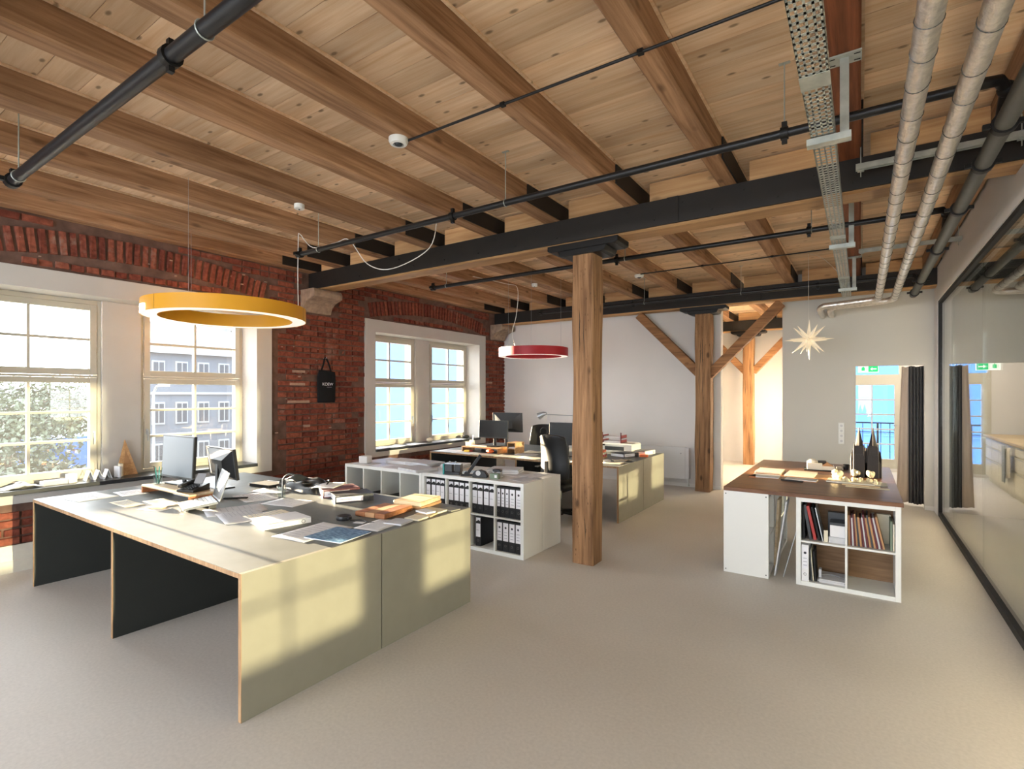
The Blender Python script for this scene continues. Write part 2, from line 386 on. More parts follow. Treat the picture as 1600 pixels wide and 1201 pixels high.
def struct(name, label=None):
    o = bpy.data.objects.new(name, None); COL.objects.link(o); o.empty_display_size = .1
    o['kind'] = 'structure'
    if label: o['label'] = label
    return o
def box(x0, x1, y0, y1, z0, z1): return MB().box(x0, x1, y0, y1, z0, z1)
def text(name, body, size, mat, parent, loc, rot, align='CENTER'):
    c = bpy.data.curves.new(name, 'FONT'); c.body = body; c.size = size; c.align_x = align; c.align_y = 'CENTER'; c.extrude = .0006
    tmp = bpy.data.objects.new(name + '_curve', c); COL.objects.link(tmp); dg = bpy.context.evaluated_depsgraph_get()
    me = bpy.data.meshes.new_from_object(tmp.evaluated_get(dg)); bpy.data.objects.remove(tmp); me.materials.clear()
    o = link(name, me, mat, parent, loc=loc, rot=rot); o['kind'] = 'stuff'; return o

# ================================================================== SETTING
WX = -6.64                     # face of the brick wall
CEIL = 3.61; JB = 3.42         # underside of boards, underside of joists
PAIRS = [(-3.78, -0.99), (1.01, 3.80), (5.82, 8.62), (10.62, 13.42)]
PIER = [(-2.57, -2.20), (2.22, 2.59), (7.07, 7.44), (11.86, 12.23)]
ZS, ZT = 0.765, 2.70           # sill top, head of the reveals

fl = box(-7.3, 8.9, -4.7, 14.0, -.12, 0).build('floor', 'screed'); tag(fl, 'smooth warm grey screed floor running through the whole office', kind='structure')
# floor expansion joints (thin inlaid strips) as parts
fj = MB(); fj.box(-6.6, .9, .62, .624, 0, .0012); fj.build('expansion_joint', 'ink_light', fl)

# ---- ceiling: boards laid across joists
ce = struct('ceiling', 'pine board ceiling on old brown timber joists')
box(-7.3, 8.9, -4.7, 14.0, CEIL + .02, CEIL + .2).build('roof_slab', 'meeting_dimmed', ce)
JX = [(-6.66, -6.50), (-6.04, -5.87), (-5.16, -5.01), (-4.35, -4.17), (-3.46, -3.31), (-2.70, -2.53), (-1.84, -1.70), (-.99, -.86), (-.14, .0), (.72, .86)]
meshes = {}
def plank_mesh(L):
    k = round(L, 2)
    if k not in meshes: meshes[k] = box(0, L, .0015, .1985, 0, .02).mesh('plank')
    return meshes[k]
ends = [-7.2] + [sum(j) / 2 for j in JX[1:-1]] + [1.0]
y = -.2; row = 0
while y < 13.9:
    cuts = [0, 3 + (row * 2) % 3 + random.choice([0, 1]), 6 + random.choice([0, 1, 2]) if row % 2 else 8, len(ends) - 1]
    cuts = sorted(set(min(c, len(ends) - 1) for c in cuts))
    for a, b in zip(cuts, cuts[1:]):
        link('plank', plank_mesh(ends[b] - ends[a] - .003), 'deck_pine', ce, loc=(ends[a], y, CEIL + random.uniform(0, .003)))
    y += .2; row += 1
def rough_beam(x0, x1, y0, y1, z0, z1, amp, axis, n=26, seed=0):
    """timber with hand-hewn, slightly wavy faces"""
    mb = MB(); r = .012
    prof = [(x0 + r, z0), (x1 - r, z0), (x1, z0 + r), (x1, z1), (x0, z1), (x0, z0 + r)]
    if axis == 'Z': prof = [(x0 + r, y0), (x1 - r, y0), (x1, y0 + r), (x1, y1 - r), (x1 - r, y1), (x0 + r, y1), (x0, y1 - r), (x0, y0 + r)]
    if axis == 'X': prof = [(y0 + r, z0), (y1 - r, z0), (y1, z0 + r), (y1, z1), (y0, z1), (y0, z0 + r)]
    lo, hi = {'Y': (y0, y1), 'Z': (z0, z1), 'X': (x0, x1)}[axis]
    vs = []; m = len(prof)
    for i in range(n + 1):
        t = lo + (hi - lo) * i / n
        for a, b in prof:
            o = noise.noise_vector(Vector((a * 3 + seed * 7, b * 3, t * 1.7))) * amp
            vs.append({'Y': (a + o.x, t, b + (o.y if b < z1 - .001 else 0)), 'Z': (a + o.x, b + o.y, t), 'X': (t, a + o.x, b + (o.y if b < z1 - .001 else 0))}[axis])
    fs = [tuple(range(m)), tuple(n * m + k for k in range(m - 1, -1, -1))]
    for i in range(n):
        for k in range(m): fs.append((i * m + k, i * m + (k + 1) % m, (i + 1) * m + (k + 1) % m, (i + 1) * m + k))
    return mb.add(vs, fs)
GY = [(0.0, .25), (4.6, 4.85), (9.2, 9.45), (13.3, 13.55)]
for i, (a, b) in enumerate(JX):
    j = rough_beam(a, b, -4.6, 13.9, JB, CEIL, .008, 'Y', 60, i).build('joist', 'joist_red' if i == 8 else 'joist_old', ce)
    for g0, g1 in GY:
        s = random.uniform(.5, .6) if g0 > 1 else .40
        box(b + .002, b + .014, g0 - s, g1 + s, JB + .012, CEIL - .02).build('fishplate', 'black_steel', j)
    # narrow packing strip where the boards meet the joist
    box(b, b + .018, -4.6, 13.9, CEIL - .012, CEIL).build('packing_strip', 'deck_pine', j)
for g0, g1 in GY[1:]:
    for (a, b), (c, d) in zip(JX, JX[1:]):
        gap = .10 if c < 0 else .06
        box(b + gap, c - .003, g0 + .03, g0 + .075, JB + .01, CEIL - random.uniform(.0, .02)).build('blocking', 'block_wood', ce)

# ---- girders: timber with black steel flitch plates
GN = ['blackened steel and timber girder just above the camera', 'long blackened steel-clad timber girder carried by the near wooden column',
      'far blackened steel-clad timber girder above the braced column', 'small distant girder in the passage beyond the white wall']
for k, (g0, g1) in enumerate(GY):
    x0 = WX - .02; x1 = .93 if k < 3 else -.95
    t = thing('steel_clad_girder', GN[k], 'beam', (0, g0, 3.17))
    rough_beam(x0, x1, .02, .25, 0, .24, .006, 'X', 40, k).build('timber_core', 'girder_wood', t)
    box(x0, x1, -.002, .018, .022, .25).build('steel_plate', 'black_steel', t)
    box(x0, x1, .25, .268, .022, .25).build('steel_plate', 'black_steel', t)
    box(x0, x1, .0, .26, .24, .25).build('top_strip', 'girder_wood', t)
    jp = -1.38
    if k < 3:
        box(jp - .05, jp + .05, -.012, -.002, .02, .25).build('splice_plate', 'black_steel', t)
        bo = MB()
        for q in range(28):
            bx = -6.3 + q * .25; bz = .08 if q % 2 else .19
            bo.cyl((bx, -.002, bz), (bx, -.012, bz), .009, 6)
        tag(bo.build('bolt_heads', 'black_steel', t), kind='stuff')
# ---- columns with cast saddles
def post(label, x0, x1, y0, y1, z1, mat, seed, saddle=True, braces=()):
    t = thing('timber_post', label, 'column', ((x0 + x1) / 2, (y0 + y1) / 2, 0)); cx, cy = t.location.x, t.location.y
    rough_beam(x0 - cx, x1 - cx, y0 - cy, y1 - cy, 0, z1, .014, 'Z', 40, seed).build('shaft', mat, t)
    # drying cracks
    cr = MB()
    for q in range(7):
        zz = random.uniform(.1, z1 - .9); xx = random.uniform(x0 - cx + .05, x1 - cx - .05); L = random.uniform(.4, .9)
        cr.tube([(xx + .004 * math.sin(i * 2.1), y0 - cy + .003, zz + L * i / 6) for i in range(7)], [.0005, .003, .004, .005, .004, .003, .0005], 5)
    tag(cr.build('drying_cracks', 'black_matte', t), kind='stuff')
    if saddle:
        sd = thing('x', '', ''); bpy.data.objects.remove(sd)
        w2 = .145
        b = MB(); b.prism([(-.38, .125), (-.38, .075), (-.34, .06), (.34, .06), (.38, .075), (.38, .125)], -w2, w2, 'Y'); b.build('saddle', 'black_iron', t, loc=(0, 0, z1 - .01), bevel=.006)
        b = MB(); b.prism([(-.26, .06), (-.24, .01), (-.2, 0), (.2, 0), (.24, .01), (.26, .06)], -w2, w2, 'Y'); b.build('saddle_step', 'black_iron', t, loc=(0, 0, z1 - .01), bevel=.006)
    for (p0, p1) in braces:
        b = MB(); b.bar((p0[0] - cx, 0, p0[1]), (p1[0] - cx, 0, p1[1]), .13, .15, (0, 0, 1)); b.build('brace', 'brace_wood', t, bevel=.01)
    return t
post('thick square worn timber column standing free beside the white shelves', -2.39, -2.16, 4.62, 4.85, 3.06, 'post_wood', 1)
post('timber column with two diagonal braces at the end of the white wall', -2.38, -2.13, 9.2, 9.45, 3.06, 'post_wood', 2, True,
     [((-2.34, 2.04), (-3.42, 3.14)), ((-2.17, 2.0), (-1.06, 3.14))])
post('slim split orange timber column with braces deep in the far passage', -2.33, -2.10, 13.3, 13.52, 3.06, 'post_wood_warm', 3, True,
     [((-2.28, 2.2), (-3.1, 3.1)), ((-2.12, 2.2), (-1.3, 3.1))])

# ---- left wall: masonry, plaster surrounds, bricks
wl = struct('wall_left', 'old red brick wall with white plastered window surrounds')
mb = MB(); X0, X1 = -7.22, WX - .012
mb.box(X0, X1, -4.7, 14.0, -.1, ZS - .03); mb.box(X0, X1, -4.7, 14.0, ZT + .01, CEIL + .02)
ys = [-4.7] + [v for p in PAIRS for v in (p[0] - .01, p[1] + .01)] + [14.0]
for a, b in zip(ys[::2], ys[1::2]): mb.box(X0, X1, a, b, ZS - .03, ZT + .01)
mb.build('masonry', 'mortar', wl)
for (a, b), (p0, p1) in zip(PAIRS, PIER):
    s = MB(); f = WX + .022; g = WX - .012
    s.box(g, f, a - .21, a, .64, 2.90); s.box(g, f, b, b + .21, .64, 2.90)
    s.box(g, f, a, b, ZT, 2.90); s.box(g, f, a, b, .64, ZS - .04)
    s.box(X0 - .01, g, a - .012, a, ZS - .03, ZT + .01); s.box(X0 - .01, g, b, b + .012, ZS - .03, ZT + .01); s.box(X0 - .01, g, a, b, ZT, ZT + .012)
    s.build('window_surround', 'plaster_white', wl)
    box(X0, -6.935, p0, p1, ZS - .03, ZT).build('window_pier', 'plaster_white', wl)
    box(X0 - .06, WX + .05, a + .001, b - .001, ZS - .04, ZS).build('window_sill', 'sill_stone', wl, bevel=.004)
pl = MB()
pl.prism([(WX - .01, 0), (WX + .03, 0), (WX + .03, .10), (WX + .018, .115), (WX + .018, .17), (WX + .0, .25), (WX - .01, .25)], -4.6, 9.55, 'Y')
tag(pl.build('baseboard_left', 'plinth_paint'), 'cream painted stepped plinth along the foot of the brick wall', kind='structure')

def brick_mesh(L, Hh, seed, D=.03):
    rr = random.Random(seed); j = lambda a: rr.uniform(-a, a); c = .007
    v = [(0, j(.003), j(.002)), (0, L + j(.003), j(.002)), (0, L + j(.003), Hh + j(.003)), (0, j(.003), Hh + j(.003))]
    f = [(D + j(.004), c + j(.004), c + j(.003)), (D + j(.004), L - c + j(.004), c + j(.003)), (D + j(.004), L - c + j(.004), Hh - c + j(.003)), (D + j(.004), c + j(.004), Hh - c + j(.003))]
    fm = [(D + j(.003), L * .5, c * .6 + j(.003)), (D + j(.003), L * .5, Hh - c * .6 + j(.003))]
    m = MB(); m.v = v + f + fm
    m.f = [(4, 8, 9, 7), (8, 5, 6, 9), (0, 1, 5, 8, 4), (1, 2, 6, 5), (2, 3, 7, 9, 6), (3, 0, 4, 7)]
    return m
BS = [brick_mesh(.238, .068, s) for s in range(4)]; BH = [brick_mesh(.113, .068, 9 + s) for s in range(3)]; BA = [brick_mesh(.062, .24, 20 + s) for s in range(3)]
shared = {}
def bmesh_of(kind, i):
    if (kind, i) not in shared: shared[(kind, i)] = {'s': BS, 'h': BH, 'a': BA}[kind][i].mesh('brick')
    return shared[(kind, i)]
bricks = []       # (kind, i, matrix, size in view)
def blocked(y0, y1, z0, z1):
    for a, b in PAIRS:
        if y1 > a - .205 and y0 < b + .205 and z1 > .645 and z0 < 2.895: return True
        yc = (a + b) / 2
        for yy in (y0, y1):
            ar = 2.92 + .17 * (1 - ((yy - yc) / 1.5) ** 2)
            if abs(yy - yc) < 1.5 and z1 > ar - .02 and z0 < ar + .25: return True
    for g0, g1 in GY[1:3]:
        if y1 > g0 - .12 and y0 < g1 + .06 and z1 > 2.86: return True
    return False
rb = random.Random(3); z = .255; r = 0
while z < 3.40:
    y = -.76 + (.125 if r % 2 else 0); hdr = (r % 4 == 1)
    while y < 9.5:
        k = 'h' if (hdr or rb.random() < .12) else 's'; L = .113 if k == 'h' else .238
        if not blocked(y, y + L, z, z + .068):
            d = rb.uniform(-.010, .004)
            if rb.random() < .04: d -= .02
            mt = Matrix.Translation((WX - .018 + d, y, z + rb.uniform(-.003, .003))) @ Matrix.Rotation(rb.uniform(-.015, .015), 4, 'X')
            fw = .558 * 6.64 + .83 * y; vis = L / fw / fw * (1 if y > 1.3 else .1) * (.2 if 5.6 < y < 8.9 and z < .8 else 1)
            bricks.append((k, rb.randrange(4 if k == 's' else 3), mt, vis))
        y += L + .012
    z += .081; r += 1
for a, b in PAIRS[1:3]:
    yc = (a + b) / 2; n = 38
    for q in range(n):
        u = (q + .5) / n * 2 - 1; yy = yc + u * 1.5; zz = 2.925 + .17 * (1 - u * u)
        mt = Matrix.Translation((WX - .018 + rb.uniform(-.008, .004), yy, zz)) @ Matrix.Rotation(-u * .22, 4, 'X') @ Matrix.Translation((0, -.031, 0))
        bricks.append(('a', rb.randrange(3), mt, .0022))
bricks.sort(key=lambda t: -t[3])
for k, i, mt, _ in bricks[:300]:
    o = link('brick', bmesh_of(k, i), 'brick', wl); o.matrix_local = mt
rest = MB()
for k, i, mt, _ in bricks[300:]:
    m = {'s': BS, 'h': BH, 'a': BA}[k][i]; rest.add([mt @ Vector(p) for p in m.v], m.f)
tag(rest.build('remaining_bricks', 'brick', wl), kind='stuff')
# chips of old render and drill plugs on the brick face
ch = MB()
for q in range(26):
    yy = rb.choice([rb.uniform(4.05, 5.55), rb.uniform(1.2, 5.6)]); zz = rb.uniform(.9, 2.8) if 4.05 < yy < 5.55 else rb.uniform(2.95, 3.3)
    s = rb.uniform(.006, .016); ch.box(WX - .005, WX + .016, yy, yy + s * rb.uniform(1, 3), zz, zz + s)
for yy, zz, L in ((4.32, 1.98, .2), (4.28, 1.80, .24), (4.25, 1.55, .34), (4.15, 2.62, .25), (8.88, 1.9, .2), (4.5, 1.2, .1)): ch.box(WX - .005, WX + .017, yy, yy + L, zz, zz + .035)
tag(ch.build('render_chips', 'chip', wl), kind='stuff')

# stone corbels that carry the girders
for lab, g0, g1 in (('carved sandstone corbel under the near girder on the brick wall', 4.45, 4.93), ('pale sandstone corbel in the far corner beside the red ring lamp', 9.02, 9.5)):
    prof = [(0, 0), (.06, 0), (.075, .05), (.10, .10), (.16, .15), (.25, .18), (.32, .20), (.33, .26), (.30, .315), (0, .315)]
    m = MB(); m.prism([(WX + a, 2.85 + b) for a, b in prof], g0, g1, 'Y')
    tag(m.build('stone_corbel', 'stone', bevel=.012), lab, 'corbel')

# ---- windows
def make_window(n, y0, y1, xf, sgn=1, parts=True):
    """casement pair leaf: fixed frame, upper light 2x2, lower light 2x3; xf = room-side face, sgn=+1 room at +x"""
    wdw = struct('window_%d' % n)
    def bx(m, a, b, c, d, e, f): m.box(min(xf + sgn * a, xf + sgn * b), max(xf + sgn * a, xf + sgn * b), c, d, e, f)
    z0, z1, zt = ZS, ZT, 1.87
    f = MB(); bx(f, -.08, 0, y0, y0 + .035, z0, z1); bx(f, -.08, 0, y1 - .035, y1, z0, z1); bx(f, -.08, 0, y0 + .035, y1 - .035, z1 - .05, z1); bx(f, -.08, 0, y0 + .035, y1 - .035, z0, z0 + .035)
    f.build('frame', 'window_paint', wdw, bevel=.004)
    f = MB(); bx(f, -.08, .004, y0 + .035, y1 - .035, zt - .012, zt + .012); f.build('transom', 'window_paint', wdw)
    for (a, b, rows) in ((zt + .012, z1 - .05, 2), (z0 + .035, zt - .012, 3)):
        ya, yb = y0 + .04, y1 - .04; st = .062
        fr = MB(); bx(fr, -.06, .012, ya, ya + st, a + .003, b - .003); bx(fr, -.06, .012, yb - st, yb, a + .003, b - .003)
        bx(fr, -.06, .012, ya + st, yb - st, b - st, b - .003); bx(fr, -.06, .012, ya + st, yb - st, a + .003, a + st + .008)
        sash = fr.build('sash', 'window_paint', wdw, bevel=.004)
        gy0, gy1, gz0, gz1 = ya + st, yb - st, a + st + .008, b - st; mw = .026
        ym = (gy0 + gy1) / 2
        if parts:
            m = MB(); bx(m, -.045, .004, ym - mw / 2, ym + mw / 2, gz0, gz1); m.build('muntin', 'window_paint', sash)
            for q in range(1, rows):
                zq = gz0 + (gz1 - gz0) * q / rows; m = MB(); bx(m, -.044, .003, gy0, gy1, zq - mw / 2, zq + mw / 2); m.build('muntin', 'window_paint', sash)
            for q in range(rows):
                for (c, d) in ((gy0, ym), (ym, gy1)):
                    m = MB(); bx(m, -.030, -.026, c, d, gz0 + (gz1 - gz0) * q / rows, gz0 + (gz1 - gz0) * (q + 1) / rows); m.build('pane', 'pane_glass', sash)
        else:
            m = MB(); bx(m, -.045, .004, ym - mw / 2, ym + mw / 2, gz0, gz1)
            for q in range(1, rows):
                zq = gz0 + (gz1 - gz0) * q / rows; bx(m, -.044, .003, gy0, gy1, zq - mw / 2, zq + mw / 2)
            m.build('muntin', 'window_paint', sash)
        for yy in ((y0 + .1, y1 - .1) if rows == 2 else ()):
            m = MB(); bx(m, .004, .014, yy - .05, yy + .05, zt + .0, zt + .012); m.build('hinge_cover', 'window_paint', wdw)
    return wdw
hs = {1: 1, 2: 1}
nw = 0
for pi, ((a, b), (p0, p1)) in enumerate(zip(PAIRS, PIER)):
    for (c, d, side) in ((a, p0, 1), (p1, b, -1)):
        nw += 1; wd = make_window(nw, c + .002, d - .002, -6.97)
        yh = d - .07 if side == 1 else c + .07
        hm = MB(); hm.box(-6.958, -6.945, yh - .012, yh + .012, 1.20, 1.27); hm.bar((-6.93, yh, 1.25), (-6.93, yh, 1.13), .012, .014, (1, 0, 0)); hm.cyl((-6.958, yh, 1.25), (-6.925, yh, 1.25), .008, 8)
        hm.build('handle', 'silver', wd)
# ---- added unseen wall behind the glass; its mirrored windows shape the reflected sunlight
wr = struct('wall_sun_mask', 'added unseen wall whose mirrored windows shape the reflected sun')
EX = 8.76
mb = MB(); mb.box(EX, EX + .7, -4.7, 14.0, 0, ZS); mb.box(EX, EX + .7, -4.7, 14.0, ZT, CEIL)
ys = [-4.7] + [v for p in PAIRS for v in p] + [14.0]
for a, b in zip(ys[::2], ys[1::2]): mb.box(EX, EX + .7, a, b, ZS, ZT)
for p0, p1 in PIER: mb.box(EX + .3, EX + .7, p0, p1, ZS, ZT)
mb.build('sun_mask', 'meeting_dimmed', wr)
for (a, b), (p0, p1) in zip(PAIRS, PIER):
    for (c, d) in ((a, p0), (p1, b)):
        nw += 1; make_window(nw, c, d, EX + .33, -1, False)  # added unseen windows; their bars pattern the stand-in for the mirrored sun

# ---- white back walls and openings
wb = MB(); wb.box(WX - .1, -2.03, 9.56, 9.72, 0, CEIL)
o = tag(wb.build('wall_back', 'wall_white'), 'plain white wall behind the far desks', kind='structure')
wb = MB(); wb.box(-1.07, -.065, 9.56, 9.70, 0, CEIL); wb.box(-.065, .768, 9.56, 9.70, 2.105, CEIL); wb.box(.768, 1.03, 9.56, 9.70, 0, CEIL)
tag(wb.build('wall_doorway', 'wall_grey'), 'light grey wall with the open doorway to the kitchen', kind='structure')
tag(box(1.03, 8.8, 9.56, 9.70, 0, CEIL).build('wall_meeting', 'meeting_dimmed'), 'end wall behind the glass partition, coloured dark to dim the room', kind='structure')
bb = MB(); bb.box(WX, -2.03, 9.548, 9.56, 0, .06); bb.box(.768, .9, 9.548, 9.56, 0, .06)
tag(bb.build('baseboard_back', 'white_paint'), 'low white baseboard of the back wall', kind='structure')
wb = MB(); wb.box(-7.3, -.35, 13.9, 14.05, 0, CEIL); wb.box(-.35, .74, 13.9, 14.05, 2.45, CEIL); wb.box(.74, 8.8, 13.9, 14.05, 0, CEIL); wb.box(-.35, .74, 13.9, 14.05, 0, .06)
tag(wb.build('wall_far', 'wall_white'), 'white end wall of the passage and kitchen with the balcony door', kind='structure')
tag(box(-1.07, -.95, 9.70, 13.9, 0, CEIL).build('wall_kitchen', 'wall_white'), 'white partition between passage and kitchen', kind='structure')
tag(box(2.0, 2.12, 9.70, 13.9, 0, CEIL).build('wall_kitchen_right', 'wall_white'), 'white side wall of the kitchen', kind='structure')
wb = MB(); wb.box(-7.3, 8.9, -4.8, -4.65, 0, .5); wb.box(-7.3, 8.9, -4.8, -4.65, 3.2, CEIL)
for a, b in ((-7.3, -6.4), (-3.1, -2.9), (.5, 8.9)): wb.box(a, b, -4.8, -4.65, .5, 3.2)
tag(wb.build('wall_rear', 'wall_white'), 'white rear wall with wide window openings', kind='structure')

# ---- glass partition
gp = struct('wall_glass', 'tall clear glass partition in slim black channels along the aisle')
GX = .905
box(GX - .02, GX + .045, -4.6, 9.2, 0, .055).build('bottom_channel', 'black_steel', gp)
box(GX - .02, GX + .045, -4.6, 9.2, 2.915, 2.955).build('top_channel', 'black_steel', gp)
box(GX - .02, GX + .045, 9.16, 9.2, .055, 2.915).build('end_channel', 'black_steel', gp)
gy = [-4.6, -1.9, .8, 3.5, 6.2, 8.0, 9.16]
for a, b in zip(gy, gy[1:]): box(GX, GX + .012, a + .002, b - .002, .05, 2.92).build('pane', 'partition_glass', gp)
mb = MB(); mb.box(GX - .03, GX + .12, -4.6, 9.56, 2.955, CEIL); mb.box(GX - .03, GX + .12, 9.2, 9.56, 0, 2.955)
tag(mb.build('wall_header', 'wall_white'), 'white plastered wall strip above and at the end of the glass partition', kind='structure')

# ---- balcony door in the far kitchen wall
bd = struct('door_1', 'white glazed balcony door with small panes and a transom light')
f = MB(); f.box(-.35, -.29, 13.9, 13.98, .06, 2.45); f.box(.68, .74, 13.9, 13.98, .06, 2.45); f.box(-.29, .68, 13.9, 13.98, 2.39, 2.45); f.box(-.29, .68, 13.9, 13.98, 1.95, 2.10); f.build('frame', 'window_paint', bd)
f = MB(); f.box(-.29, -.2, 13.9, 13.96, .06, 1.95); f.box(.6, .68, 13.9, 13.96, .06, 1.95); f.box(-.2, .6, 13.9, 13.96, .06, .26); f.box(-.2, .6, 13.9, 13.96, 1.87, 1.95); leaf = f.build('leaf', 'window_paint', bd)
box(.19, .215, 13.91, 13.95, .26, 1.87).build('muntin', 'window_paint', leaf)
for q in range(1, 5): box(-.2, .6, 13.912, 13.948, .26 + 1.61 * q / 5 - .012, .26 + 1.61 * q / 5 + .012).build('muntin', 'window_paint', leaf)
for q in range(5):
    for c, d in ((-.2, .2025), (.2025, .6)): box(c, d, 13.928, 13.932, .26 + 1.61 * q / 5, .26 + 1.61 * (q + 1) / 5).build('pane', 'pane_glass', leaf)
box(-.29, .68, 13.928, 13.932, 2.10, 2.39).build('pane', 'pane_glass', bd)
f = MB(); f.bar((.64, 13.88, 1.0), (.56, 13.88, 1.0), .014, .016); f.cyl((.64, 13.9, 1.0), (.64, 13.87, 1.0), .009, 8); f.build('handle', 'silver', bd)
rl = thing('balcony_railing', 'dark metal balcony railing outside the kitchen door', 'railing', (0, 14.5, 0))
box(-1.5, 2.0, -.02, .02, 1.0, 1.03).build('top_rail', 'black_pipe', rl); box(-1.5, 2.0, -.015, .015, .1, .13).build('bottom_rail', 'black_pipe', rl); box(-1.5, 2.0, -.01, .01, .80, .815).build('middle_rail', 'black_pipe', rl)
for xx in (-1.5, .3, 1.96): box(xx, xx + .04, -.02, .02, -.02, 1.0).build('post', 'black_pipe', rl)
for q in range(21): box(-1.5 + q * .17, -1.5 + q * .17 + .014, -.007, .007, .13, 1.0).build('baluster', 'black_pipe', rl)
tag(box(-2, 2.5, 14.05, 14.7, -.2, -.02).build('balcony_slab', 'street'), 'concrete balcony slab outside the kitchen door', kind='structure')

# ---- daylight portals (guide sky light through the openings)
def portal(name, loc, rot, sx, sy):
    l = bpy.data.lights.new(name, 'AREA'); l.shape = 'RECTANGLE'; l.size = sx; l.size_y = sy; l.cycles.is_portal = True
    o = bpy.data.objects.new(name, l); COL.objects.link(o); o.location = loc; o.rotation_euler = rot
for a, b in PAIRS: portal('daylight_portal', (-7.30, (a + b) / 2, (ZS + ZT) / 2), (0, -math.pi / 2, 0), ZT - ZS, b - a)
for a, b in ((-6.4, -3.1), (-2.9, .5)): portal('daylight_portal', ((a + b) / 2, -4.85, 1.85), (-math.pi / 2, 0, math.pi), b - a, 2.7)
for a, b in PAIRS: portal('daylight_portal', (EX + .75, (a + b) / 2, (ZS + ZT) / 2), (0, math.pi / 2, 0), ZT - ZS, b - a)
portal('daylight_portal', (.2, 14.1, 1.25), (math.pi / 2, 0, math.pi), 1.1, 2.4)

# ================================================================== CEILING SERVICES
def arc(c, r, a0, a1, n, plane='xy', z=0):
    P = []
    for i in range(n + 1):
        a = a0 + (a1 - a0) * i / n
        P.append((c[0] + r * math.cos(a), c[1] + r * math.sin(a), z))
    return P
def hanger(t, x, y, z, r, top):
    m = MB(); m.cyl((x, y, z + r), (x, y, top), .004, 6); m.build('hanger_rod', 'galv', t)
    m = MB(); m.tube([(x, y + (r + .003) * math.cos(a), z + (r + .003) * math.sin(a)) for a in [2 * math.pi * k / 16 for k in range(16)]], .004, 5, closed=True); m.build('pipe_ring', 'galv', t)
    m = MB(); m.box(x - .03, x + .03, y - .012, y + .012, top - .004, top); m.build('ceiling_plate', 'galv', t)
def coupling(t, x, y, z, r):
    m = MB(); m.cyl((x - .02, y, z), (x + .02, y, z), r + .012, 14); m.box(x - .014, x + .014, y - .012, y + .012, z + r, z + r + .04); m.box(x - .014, x + .014, y - .012, y + .012, z - r - .035, z - r); m.build('coupling', 'black_iron', t, smooth='angle')
def xpipe(label, x0, x1, y, z, r, mat, hang, coup):
    t = thing('sprinkler_pipe', label, 'pipe', (x0, y, z))
    def L(x): return x - x0
    m = MB(); m.cyl((0, 0, 0), (L(x1), 0, 0), r, 16); m.build('tube', mat, t, smooth='angle')
    m = MB(); m.cyl((-.03, 0, 0), (.03, 0, 0), r + .014, 14); m.box(-.02, .02, -.014, .014, r, r + .045); m.box(-.02, .02, -r - .04, -r, -.014, .014); m.build('end_cap', 'black_iron', t, smooth='angle')
    for h in hang: hanger(t, L(h), 0, 0, r, (JB if any(a <= h <= b for a, b in JX) else CEIL) - z)
    for c in coup: coupling(t, L(c), 0, 0, r)
    return t
xpipe('thick black pipe slung under the ceiling above the yellow ring lamp', -4.86, .55, 1.045, 3.15, .034, 'black_pipe', (-4.72, -2.2, -.5), (-2.5,))
xpipe('long black pipe crossing just before the near girder', -5.08, .43, 3.40, 3.2, .025, 'black_pipe', (-4.75, -2.35, -.37), (-2.9, -.37))
xpipe('black pipe crossing just behind the near girder', -5.1, .45, 5.55, 3.2, .025, 'black_pipe', (-4.85, -2.2, -.38), (-2.3, -.4))
xpipe('black pipe running close in front of the far girder', -5.0, .55, 8.42, 3.2, .025, 'black_pipe', (-4.3, -3.0, -1.5), (-3.2, -.5))
def ypipe(label, x, y0, y1, z, r, mat, coup):
    t = thing('drain_pipe', label, 'pipe', (x, y0, z))
    m = MB(); m.cyl((0, 0, 0), (0, y1 - y0, 0), r, 18); m.build('tube', mat, t, smooth='angle')
    for c in coup:
        m = MB(); m.cyl((0, c - y0 - .022, 0), (0, c - y0 + .022, 0), r + .012, 16); m.box(-r - .04, -r, c - y0 - .012, c - y0 + .012, -.012, .012); m.box(r, r + .04, c - y0 - .012, c - y0 + .012, -.012, .012); m.build('clamp', 'black_iron', t, smooth='angle')
    return t
dp = ypipe('grey drain pipe with black clamps beside the glass partition header', .60, .8, 9.0, 3.04, .043, 'grey_pipe', (3.55, 4.1, 5.0, 6.3, 7.9, 8.8))
for yy in (3.40, 5.55, 8.42):
    m = MB(); P = [(-.17, yy - .8, .16), (-.10, yy - .8, .16), (-.04, yy - .77, .17), (0, yy - .7, .15), (.0, yy - .62, .08), (0, yy - .55, .0)]
    m.tube(P, .028, 12); m.build('branch_bend', 'black_iron', dp, smooth='angle')
    for p in (P[0], P[3]): MB().sphere(p, .04, 10, 6).build('bend_collar', 'black_iron', dp, smooth=True)
